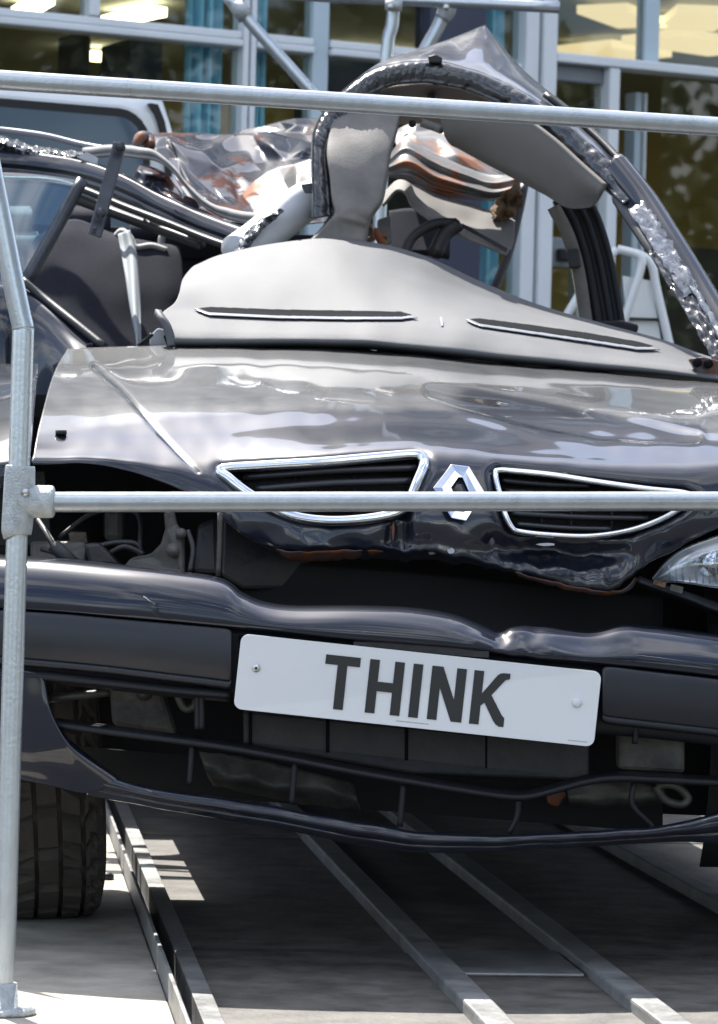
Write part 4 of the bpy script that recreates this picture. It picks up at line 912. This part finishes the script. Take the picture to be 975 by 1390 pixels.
headrest(176, 216, 303, 338, 2.75, 'seat_fabric'); headrest(220, 300, 306, 350, 2.5, 'seat_fabric'); headrest(85, 150, 285, 330, 2.44, 'seat_fabric')
headrest(6, 44, 284, 318, 2.75, 'seat_sunlit'); headrest(14, 54, 318, 350, 2.7, 'seat_sunlit')  # pale cloth paints these two headrests as lit
sweep('lit_seat_edge', [(158, 320, 2.38), (166, 314, 2.36), (176, 322, 2.34), (184, 336, 2.32), (205, 334, 2.33), (226, 340, 2.33)], [(.008, 0), (0, -.008), (-.008, 0), (0, .008)], 'seat_sunlit', car, 30)  # pale lines paint the sunlit edges of seat and headrest
sweep('lit_seat_edge', [(219, 338, 2.46), (220, 322, 2.46), (226, 315, 2.46)], [(.008, 0), (0, -.008), (-.008, 0), (0, .008)], 'seat_sunlit', car, 20)
patch('seat_belt', [[(160,318,2.27),(176,312,2.27)], [(164,340,2.22),(184,336,2.22)], [(170,375,2.12),(189,375,2.12)], [(177,420,2.0),(191,420,2.0)], [(184,455,1.9),(191,455,1.9)], [(186,475,1.85),(190,475,1.85)]], 8, 40, 'belt_web', car, thick=.002, disp=lambda u, v, a, b: (0, 0, .01 * math.sin(a * 6 + v * .02)))
patch('parcel_shelf', [[(-60,300,3.4),(200,310,3.4),(450,320,3.4)], [(-60,330,2.7),(200,345,2.7),(450,350,2.7)]], 20, 8, 'seat_fabric', car)
slab('rear_bulkhead', [(-60, 300, 3.0), (450, 320, 3.0), (450, 560, 3.0), (-60, 560, 3.0)], .02, 'seat_fabric', car)

# ---- dashboard
def dr(us, vs, t): return [(u, v, t) for u, v in zip(us, vs)]
U0 = [232,290,380,470,560,640,720,800,880,960,1060]
dash_rows = [
 dr([240,292,380,470,560,640,720,800,880,960,1060], [472,472,471,472,478,487,496,505,512,520,530], 1.05),
 dr([236,290,380,470,560,640,720,800,880,960,1060], [466,466,465,466,472,481,489,497,504,514,526], .985),
 dr([226,286,380,470,560,640,720,800,880,960,1060], [452,454,455,456,462,470,479,488,496,508,522], .995),
 dr([217,284,380,470,560,640,720,800,880,960,1060], [434,438,442,443,446,453,464,478,490,503,516], 1.045),
 dr([222,284,380,470,560,640,720,800,880,960,1060], [424,428,433,435,438,445,457,471,484,498,512], 1.085),
 dr([236,290,382,470,560,640,722,802,884,960,1060], [413,420,426,427,429,435,447,460,475,492,508], 1.14),
 dr([243,292,384,470,560,642,726,808,890,962,1060], [400,404,408,408,412,422,437,451,468,489,506], 1.22),
 dr([249,296,386,470,562,646,730,815,895,965,1060], [379,372,366,364,378,402,425,444,463,486,505], 1.38),
 dr([266,304,388,470,564,650,735,820,898,967,1060], [361,346,332,329,347,384,417,441,462,486,505], 1.52),
 dr([272,310,390,470,566,652,737,822,900,968,1060], [372,356,338,334,352,388,420,444,465,488,507], 1.62),
 dr([274,312,390,470,566,652,737,822,900,968,1060], [410,400,390,388,400,420,445,465,480,500,515], 1.68)]
dash = patch('dashboard', dash_rows, 300, 220, 'dash_grey', car, thick=.004, disp=lambda u, v, a, b: (0, .9 * nz(u, v, 3, .015), .004 * nz(u, v, 6, .02)))
_dq = PQ['dashboard']
def on_dash(name, poly, m, off):                # a piece inlaid in the dashboard's own surface, standing proud by off
    keep, V, Fc = {}, [], []
    for j in range(165):
        for i in range(299):
            f = (j * 300 + i, j * 300 + i + 1, (j + 1) * 300 + i + 1, (j + 1) * 300 + i)
            if inpoly(sum(_dq[k][0] for k in f) / 4, sum(_dq[k][1] for k in f) / 4, poly):
                for k in f:
                    if k not in keep: keep[k] = len(V); V.append(C(*_dq[k]) + Vector((0, -.5, .87)) * off)
                Fc.append(tuple(keep[k] for k in f))
    return link(name, mesh(name, V, Fc), m, dash, True, .0015)
def slot(top_, bot_):
    on_dash('demister_slot_shade', top_ + bot_[::-1], 'dash_dark', .004)  # near-black strip painted in for the shade inside the open slot
    lip_ = [(u, v + 2.6) for u, v in bot_]; lip_ = [(lip_[0][0] - 6, lip_[0][1] - 4)] + lip_ + [(lip_[-1][0] + 10, lip_[-1][1])]
    on_dash('slot_lip', [(u, v - .5) for u, v in bot_] + lip_[::-1], 'dash_trim', .006)
slot([(270, 421.5), (284, 419.5), (380, 423), (470, 424.5), (545, 426), (558, 430)], [(270, 424), (284, 429), (380, 433.5), (470, 435), (545, 435), (558, 433)])
slot([(638, 436), (652, 435), (722, 444), (800, 455), (866, 466.5), (886, 472)], [(638, 438.5), (652, 444.5), (722, 454.5), (800, 466), (866, 476), (886, 476)])
slab('dash_joint', [(597, 430, 1.095), (600, 430, 1.095), (602, 442, 1.06), (599, 442, 1.06)], .01, 'dash_trim', dash)
# broken left end of the dashboard
sweep('dash_end_rim', [(214, 424, 1.03), (219, 432, 1.0), (226, 442, 0.99), (231, 456, .985), (233, 470, .98)], [(.008, 0), (0, -.008), (-.008, 0), (0, .008)], 'dash_grey', dash, 30)
slab('end_bracket', [(203, 456, 1.06), (214, 445, 1.06), (226, 448, 1.06), (230, 468, 1.06), (203, 469, 1.06)], .02, 'white_foam', dash, bevel=.003)
slab('end_socket', [(222, 456, 1.045), (229, 452, 1.045), (231, 468, 1.045), (226, 468, 1.045)], .01, 'dash_dark', dash)
tube('end_lever', [(188, 469, 1.05), (200, 460, 1.04), (206, 454, 1.03)], .004, 'black_plastic', dash, n=8, seg=8)
slab('dash_crumbs', [(400, 329, 1.54), (408, 325, 1.54), (414, 328, 1.54), (420, 326, 1.54), (424, 330, 1.54)], .01, 'tape_silver', dash)
# rusty bracket right of the dashboard
slab('hinge_plate', [(935, 487, 1.0), (955, 484, 1.0), (985, 492, 1.0), (985, 515, 1.0), (945, 505, 1.0)], .02, 'rusty_edge', car, bevel=.003)
for (u, v) in ((947, 492), (962, 494)): tube('hinge_bolt', [(u, v, .995), (u, v, .985)], .009, 'dash_dark', car, seg=8)

# ---- crumpled roof sheets
def crump(ax, at, s1, s2, z=0.):
    def f(u, v, a, b):
        e = min(1, 6 * min(a, 1 - a) + .35)
        return ax * .6 * nz(u, v, z + 1, s1), ax * (crease(u, v, z, s1) + .5 * crease(u, v, z + 3, s2)) * e, at * (crease(u, v, z + 5, s1) + .6 * nz(u, v, z + 7, s2))
    return f
folded('roof_sheet', [[(196,184,2.62),(230,178,2.66),(290,182,2.7),(350,180,2.7),(400,186,2.7),(445,200,2.66)], [(205,200,2.5),(240,194,2.5),(290,210,2.55),(350,215,2.55),(400,215,2.5),(445,222,2.5)], [(225,225,2.4),(255,225,2.38),(300,240,2.4),(350,245,2.42),(400,240,2.4),(445,245,2.4)], [(245,255,2.28),(275,262,2.25),(310,275,2.28),(350,280,2.3),(400,275,2.3),(445,280,2.3)], [(270,285,2.15),(295,292,2.12),(330,300,2.1),(365,305,2.1),(400,305,2.1),(445,305,2.1)]], 13, 8, 'torn_paint', car, 8, 6, 0.045, 3)
folded('roof_sheet', [[(295,192,3.0),(330,176,3.0),(380,166,3.0),(420,160,3.0),(450,160,2.95)], [(300,200,2.9),(335,190,2.9),(385,184,2.9),(425,180,2.85),(455,180,2.85)], [(310,215,2.8),(345,212,2.8),(390,208,2.78),(430,205,2.75),(455,205,2.7)]], 9, 5, 'torn_paint', car, 7, 4, 0.04, 5)
folded('bare_sheet', [[(330,262,2.2),(360,235,2.22),(400,222,2.2),(440,216,2.15)], [(335,275,2.1),(370,258,2.1),(405,250,2.08),(440,245,2.05)], [(345,290,2.0),(375,280,1.98),(410,275,1.95),(440,272,1.92)], [(350,300,1.95),(378,296,1.92),(412,295,1.9),(440,296,1.86)]], 7, 6, 'bare_steel', car, 6, 5, 0.035, 8)
folded('roof_sheet', [[(190,222,2.1),(220,232,2.1),(250,262,2.08)], [(180,240,2.06),(215,254,2.05),(245,282,2.02)], [(170,258,2.02),(210,274,2.0),(240,300,1.98)]], 6, 5, 'torn_paint', car, 4, 4, 0.04, 11)
folded('roof_sheet', [[(250,262,2.04),(285,285,2.0),(330,298,1.92),(372,303,1.86)], [(248,285,1.98),(285,300,1.95),(330,312,1.88),(375,318,1.82)], [(250,305,1.93),(290,318,1.9),(335,328,1.84),(380,332,1.78)]], 9, 4, 'torn_paint', car, 5, 3, 0.03, 14)
tube('torn_bracket', [(183, 206, 2.4, .01), (188, 190, 2.42, .014), (200, 186, 2.45, .014), (206, 198, 2.42, .01)], .012, 'rusty_edge', car, n=16, seg=6)
# white padded cut end, left of the header
sweep('cut_pillar', [(322, 345, 1.62), (350, 325, 1.66), (380, 300, 1.70), (408, 278, 1.72), (430, 268, 1.73)], [(.040 * math.cos(a), .040 * math.sin(a)) for a in [i * math.pi / 8 for i in range(16)]], 'white_foam', car, 30)
patch('foil_edge', [[(330,345,1.58),(350,320,1.6),(372,298,1.63),(386,286,1.64)], [(324,345,1.56),(342,318,1.58),(362,296,1.61),(380,284,1.63)], [(316,345,1.58),(334,316,1.6),(356,296,1.63),(376,284,1.65)]], 50, 14, 'tape_silver', car, disp=lambda u, v, a, b: (3 * nz(u, v, 2, .15), 3 * nz(u, v, 5, .14), .025 * crease(u, v, 1, .1)), smooth=False)
slab('foil_tag', [(408, 250, 1.66), (424, 248, 1.66), (426, 262, 1.66), (414, 262, 1.66)], .008, 'bracket_steel', car)

# ---- windscreen header folded up into an arch
# taped edge
tp_o = [(424,296),(424,255),(424,205),(428,175),(444,148),(470,120),(505,96),(545,85),(590,84),(640,94),(700,120),(750,152),(800,192),(838,228),(866,262)]
tp_i = [(450,292),(447,255),(443,210),(450,186),(464,164),(486,140),(516,122),(550,114),(590,114),(636,124),(692,150),(742,184),(786,222),(818,252),(846,278)]
tt = [1.60,1.62,1.66,1.69,1.72,1.74,1.76,1.77,1.77,1.76,1.72,1.67,1.60,1.54,1.48]
mixp = lambda f, dt: [(a[0] + (b[0] - a[0]) * f, a[1] + (b[1] - a[1]) * f, t + dt) for a, b, t in zip(tp_o, tp_i, tt)]
def tape_d(u, v, a, b):
    return 0, 1.8 * nz(u, v, 2, .03), .005 * nz(a * 30, b * 1.2, 4, 1.) + .0045 * crease(a * 62 + 3 * b, b * 2.4, 4, 1.)
patch('taped_header', [mixp(-.02, .10), mixp(0, .03), mixp(.12, .004), mixp(.45, -.004), mixp(.8, .0), mixp(.96, .006), mixp(1.02, .06)], 340, 40, 'tape_black', car, disp=tape_d, thick=.004)
# outer roof skin above the tape
patch('roof_skin', [
 [(452,140,1.75),(505,97,1.78),(560,86,1.79),(610,88,1.785),(640,95,1.775),(668,105,1.76),(690,116,1.745),(740,146,1.69),(800,193,1.61),(850,243,1.52)],
 [(455,135,1.78),(508,93,1.81),(564,79,1.83),(614,78,1.84),(645,82,1.84),(672,94,1.82),(696,108,1.79),(748,143,1.73),(806,190,1.64),(855,241,1.54)],
 [(458,131,1.85),(512,88,1.9),(572,69,1.95),(624,60,1.98),(652,57,1.99),(676,76,1.95),(702,99,1.89),(756,140,1.80),(812,188,1.69),(860,240,1.58)],
 [(462,127,1.93),(518,84,2.0),(580,64,2.08),(632,45,2.13),(655,36,2.15),(663,40,2.13),(704,90,2.02),(760,136,1.88),(816,184,1.75),(866,238,1.63)],
 [(468,130,2.0),(525,90,2.1),(590,72,2.2),(640,56,2.28),(660,46,2.3),(668,50,2.28),(712,96,2.15),(768,142,1.97),(822,190,1.82),(872,244,1.68)]],
 160, 60, 'roof_paint_sunlit', car, disp=lambda u, v, a, b: (0, 1.2 * nz(u, v, 3, .03), .010 * nz(u, v, 7, .02) + .008 * abs(nz(u, v, 9, .035))))
slab('mirror_mount', [(581, 76, 1.76), (592, 73, 1.76), (601, 78, 1.76), (600, 85, 1.76), (583, 85, 1.76)], .02, 'rubber', car, bevel=.003)
# header inside and sun visor panel
patch('header_lining', [[(462,160,1.72),(500,128,1.76),(550,116,1.78),(600,116,1.78),(650,130,1.76),(710,160,1.72),(770,205,1.65)], [(470,175,1.85),(505,150,1.9),(550,142,1.92),(600,144,1.92),(650,156,1.9),(710,186,1.85),(770,226,1.75)], [(480,190,2.0),(515,172,2.05),(550,168,2.1),(600,168,2.1),(650,175,2.1),(710,200,2.0),(770,236,1.85)]], 50, 20, 'headliner', car)
patch('sun_visor', [[(596,150,1.72),(650,140,1.72),(700,152,1.69),(750,186,1.63),(790,222,1.57),(822,250,1.52)], [(602,178,1.74),(650,175,1.73),(700,186,1.7),(750,214,1.64),(788,242,1.58),(818,260,1.53)], [(612,192,1.77),(652,205,1.76),(700,226,1.73),(745,248,1.68),(782,266,1.62),(814,270,1.57)], [(622,197,1.80),(656,216,1.79),(700,240,1.76),(742,262,1.71),(772,280,1.66),(804,280,1.6)]], 60, 40, 'headliner', car, thick=.012)
tube('visor_clip', [(572, 166, 1.78), (590, 172, 1.78), (600, 176, 1.77)], .009, 'trim_taupe', car, n=8, seg=8)
for (u, v) in ((585, 132), (520, 138), (560, 168)): tube('lining_hole', [(u, v, 1.80), (u, v, 1.85)], .008, 'dark_void', car, seg=10)
# pillar trim hanging on the left of the arch
patch('pillar_trim', [[(452,150,1.810),(455,150,1.750),(461,150,1.734),(535,151,1.736),(542,152,1.752),(545,153,1.810)], [(447,178,1.760),(450,178,1.700),(456,178,1.684),(528,179,1.686),(535,180,1.702),(538,181,1.760)], [(443,205,1.715),(446,205,1.655),(452,205,1.639),(520,206,1.641),(527,207,1.657),(530,208,1.715)], [(446,240,1.680),(449,240,1.620),(455,240,1.604),(514,241,1.606),(521,242,1.622),(524,243,1.680)], [(449,270,1.660),(452,270,1.600),(458,270,1.584),(508,271,1.586),(515,272,1.602),(518,273,1.660)], [(453,290,1.650),(456,290,1.590),(462,290,1.574),(496,291,1.576),(503,292,1.592),(506,293,1.650)], [(440,306,1.650),(443,306,1.590),(449,306,1.574),(490,307,1.576),(497,308,1.592),(500,309,1.650)], [(404,345,1.650),(407,345,1.590),(413,345,1.574),(484,346,1.576),(491,347,1.592),(494,348,1.650)]], 60, 70, 'trim_taupe', car, disp=lambda u, v, a, b: (1.5 * nz(u, v, 1, .03), 0, .012 * nz(u, v, 3, .02) + .012 * crease(u, v, 6, .03) * sstep(270, 300, v)), thick=.004)
# crushed sheets behind the arch
folded('crushed_sheet', [[(535,178,2.5),(560,166,2.5),(600,172,2.5),(650,190,2.5),(700,225,2.45)], [(536,190,2.4),(565,185,2.4),(605,195,2.4),(652,215,2.4),(702,245,2.35)], [(538,205,2.3),(570,206,2.32),(610,220,2.3),(655,235,2.3),(704,255,2.3)]], 8, 5, 'bare_steel', car, 6, 5, 0.05, 17)
def fold_d(u, v, a, b): return 0, 1.1 * math.sin(b * 19) + 2 * nz(u, v, 4, .03), .012 * math.sin(b * 19 + 1) + .02 * nz(u, v, 6, .03)
patch('folded_sheet', [[(528,212,2.25),(550,188,2.25),(580,204,2.22),(620,222,2.2),(670,238,2.2),(704,236,2.2)], [(528,222,2.18),(552,208,2.16),(585,226,2.14),(625,242,2.12),(672,254,2.12),(706,246,2.14)], [(528,232,2.16),(556,228,2.12),(590,246,2.1),(630,258,2.08),(672,266,2.08),(702,258,2.12)], [(528,240,2.2),(560,246,2.14),(594,262,2.12),(634,270,2.1),(670,272,2.12),(698,266,2.16)]], 90, 60, 'bare_steel', car, disp=fold_d, thick=.002)
patch('hanging_trim', [[(522,262,2.0),(540,246,2.02),(556,250,2.0),(566,268,1.98),(600,296,1.95),(650,320,1.9),(692,338,1.86)], [(520,280,1.96),(538,260,1.98),(552,264,1.96),(562,282,1.94),(600,308,1.9),(650,330,1.86),(688,346,1.82)]], 80, 12, 'trim_taupe', car, thick=.006)
patch('hanging_trim', [[(540,246,2.05),(570,252,2.1),(610,268,2.1),(660,285,2.05),(700,300,2.0)], [(560,270,2.0),(590,282,2.0),(625,296,2.0),(665,312,1.95),(698,325,1.92)], [(566,280,1.98),(600,296,1.96),(640,314,1.92),(668,328,1.9),(694,340,1.87)]], 50, 24, 'headliner', car, disp=lambda u, v, a, b: (0, 2 * nz(u, v, 2, .03), .03 * nz(u, v, 5, .03)), thick=.003)
patch('torn_foam', [[(664,285,2.02),(685,262,2.02),(706,248,2.0)], [(672,294,1.98),(690,278,1.97),(708,262,1.97)], [(668,302,2.0),(692,296,2.0),(708,280,2.0)]], 40, 30, 'foam_brown', car, disp=lambda u, v, a, b: (4 * nz(u, v, 2, .12), 4 * nz(u, v, 5, .12), .04 * nz(u, v, 7, .09)), thick=.004)
slab('trim_slot', [(628, 303, 1.88), (690, 337, 1.82), (688, 341, 1.82), (627, 308, 1.88)], .01, 'rubber', car)
for pts, r in (([(508, 312, 1.7), (514, 322, 1.69), (524, 336, 1.68)], .008), ([(500, 326, 1.7), (512, 318, 1.7), (526, 322, 1.7)], .006), ([(490, 318, 1.62), (502, 306, 1.64), (506, 326, 1.66)], .005)):
    tube('torn_wire', pts, r, 'rusty_edge', car, n=10, seg=6)
slab('crushed_bracket', [(512, 298, 1.85), (530, 292, 1.85), (532, 330, 1.82), (512, 334, 1.82)], .02, 'engine_metal', car, bevel=.004)
patch('far_door_trim', [[(528,288,2.3),(560,285,2.3),(585,296,2.3),(610,310,2.3)], [(528,345,2.2),(560,345,2.2),(585,345,2.2),(610,350,2.2)]], 24, 14, 'seat_fabric', car, thick=.01)
tube('steering_wheel', [(548, 350, 1.82), (560, 322, 1.84), (590, 304, 1.86), (616, 303, 1.87)], .011, 'rubber', car, n=20, seg=10)
tube('steering_wheel_spoke', [(590, 345, 1.84), (604, 318, 1.86), (622, 304, 1.87)], .016, 'rubber', car, n=10, seg=8)
tube('far_door_seal', [(712, 250, 2.3), (704, 290, 2.28), (690, 345, 2.24), (672, 392, 2.2), (660, 420, 2.18)], .010, 'rubber', car, n=16, seg=8)

# ---- far B pillar
sweep('pillar', [(770, 262, 1.98), (792, 300, 1.98), (808, 350, 1.97), (818, 400, 1.96), (826, 448, 1.95)], [(.038, .01), (.036, -.02), (.026, -.026), (.024, -.016), (.014, -.016), (.012, -.028), (.002, -.03), (0, -.02), (-.010, -.02), (-.012, -.03), (-.03, -.028), (-.036, .0), (-.02, .03), (.02, .03)], 'black_plastic', car, 40)
sweep('pillar_cover', [(752, 280, 1.94), (772, 320, 1.94), (786, 370, 1.93), (797, 445, 1.92)], [(.014, .01), (.012, -.012), (-.012, -.012), (-.014, .01)], 'trim_taupe', car, 30)
slab('pillar_foot', [(792, 436, 1.9), (842, 434, 1.9), (868, 440, 1.9), (866, 452, 1.9), (800, 450, 1.9)], .05, 'black_plastic', car, bevel=.006)
slab('belt_anchor', [(770, 338, 1.9), (786, 336, 1.9), (790, 362, 1.9), (774, 364, 1.9)], .03, 'engine_black', car, bevel=.004)

# ---- right windscreen pillar, foil and tape over bare metal
pil = [(832, 226, 1.56), (870, 275, 1.47), (905, 330, 1.37), (945, 395, 1.26), (985, 462, 1.14), (1020, 520, 1.05)]
sweep('windscreen_pillar', pil, [(.034, .03), (.034, 0), (.026, -.018), (.012, -.024), (-.012, -.014), (-.026, .0), (-.03, .02), (0, .04)], 'car_paint', car, 70)
def strip_patch(nm, f0, f1, m, off, dsp, rng=(0, 1), n=(80, 20), smooth=True):
    rows = []
    for f in (f0, (f0 * 2 + f1) / 3, (f0 + f1 * 2) / 3, f1):
        k0, k1 = rng; q = spline(pil, 41); q = q[int(k0 * 40):int(k1 * 40) + 1]
        rows.append([(u + f * 22, v - f * 14, t - off) for u, v, t in q[::4]])
    return patch(nm, rows, n[0], n[1], m, car, disp=dsp, thick=.002, smooth=smooth)
wr = lambda u, v, a, b: (2 * nz(u, v, 2, .05), 2 * nz(u, v, 5, .05), .010 * crease(a * 14, b * 3, 3, 1.) + .004 * nz(a * 40, b * 4, 8, 1.))
jit = lambda u, v, a, b: (random.uniform(-2.2, 2.2), random.uniform(-2.2, 2.2), random.uniform(-.0045, .0045))
strip_patch('foil_wrap', -.75, .25, 'tape_silver', .03, jit, (.2, .62), (24, 6), True)
strip_patch('tape_wrap', -1.05, -.15, 'tape_black', .024, wr, (.42, 1.))
strip_patch('foil_wrap', -.2, .15, 'tape_silver', .034, jit, (.55, 1.), (24, 4), True)
sweep('pillar_inner_trim', [(838, 268, 1.52), (858, 298, 1.47), (880, 330, 1.41), (892, 344, 1.38)], [(.012, 0), (.006, -.01), (-.010, -.008), (-.012, .006)], 'dash_grey', car, 24)
sweep('screen_edge', [(884, 340, 1.36), (912, 388, 1.3), (945, 436, 1.2), (972, 486, 1.1)], [(.006, 0), (.0, -.005), (-.006, 0), (0, .005)], 'trim_taupe', car, 24)
tube('gutter_strip', [(740, 128, 1.74), (780, 160, 1.7), (815, 190, 1.64), (850, 226, 1.56)], .007, 'rubber', car, n=16, seg=6)

# ---- wheels
def wheel(center, axis, rad=.295, wid=.19):
    ax = axis.normalized(); upv = Vector((0, 0, 1)); upv = (upv - ax * upv.dot(ax)).normalized(); fw = ax.cross(upv)
    prof = [(-.40, .60), (-.50, .72), (-.50, .86), (-.46, .955), (-.40, .99), (-.34, .998), (-.31, .998), (-.305, .965), (-.275, .965), (-.27, 1.0), (-.12, 1.003), (-.115, .968), (-.085, .968), (-.08, 1.003)]
    prof += [(-a, b) for a, b in prof[::-1]]
    n = 144; k = len(prof); V, Fc = [], []
    for i in range(n):
        for j, (a, r_) in enumerate(prof):
            rr2 = r_; sh = int(round(abs(a) * 14))
            if r_ > .98 and abs(a) > .13 and (i + sh) % 4 == 0: rr2 = r_ - .05
            elif r_ > .98 and abs(a) <= .13 and (i - sh) % 6 == 0: rr2 = r_ - .04
            an = 2 * math.pi * (i + abs(a) * 5) / n
            V.append(center + ax * (a * wid) + (upv * math.cos(an) + fw * math.sin(an)) * (rr2 * rad))
    for i in range(n):
        for j in range(k - 1): Fc.append((i * k + j, i * k + j + 1, (i + 1) % n * k + j + 1, (i + 1) % n * k + j))
    o = link('wheel', mesh('wheel', V, Fc), 'tyre_rubber', car, False)
    rp = [(center - ax * (wid * .4), rad * .61), (center - ax * (wid * .3), rad * .55), (center + ax * (wid * .3), rad * .55), (center + ax * (wid * .4), rad * .61)]
    link('rim', tube_mesh('rim', rp, 32), 'wheel_steel', o)
    return o
wc = C(36, 1228, .72); wc = Vector((wc.x, wc.y, DECK + .285))
wheel(wc, Vector((1, .16, .10)))
wc2 = TD(.80, 5.82, DECK + .288); wheel(wc2, Vector((1, .0, -.03)))
for s in (-.74, .74): wheel(TD(s, 8.35, DECK + .295), tsid.copy())
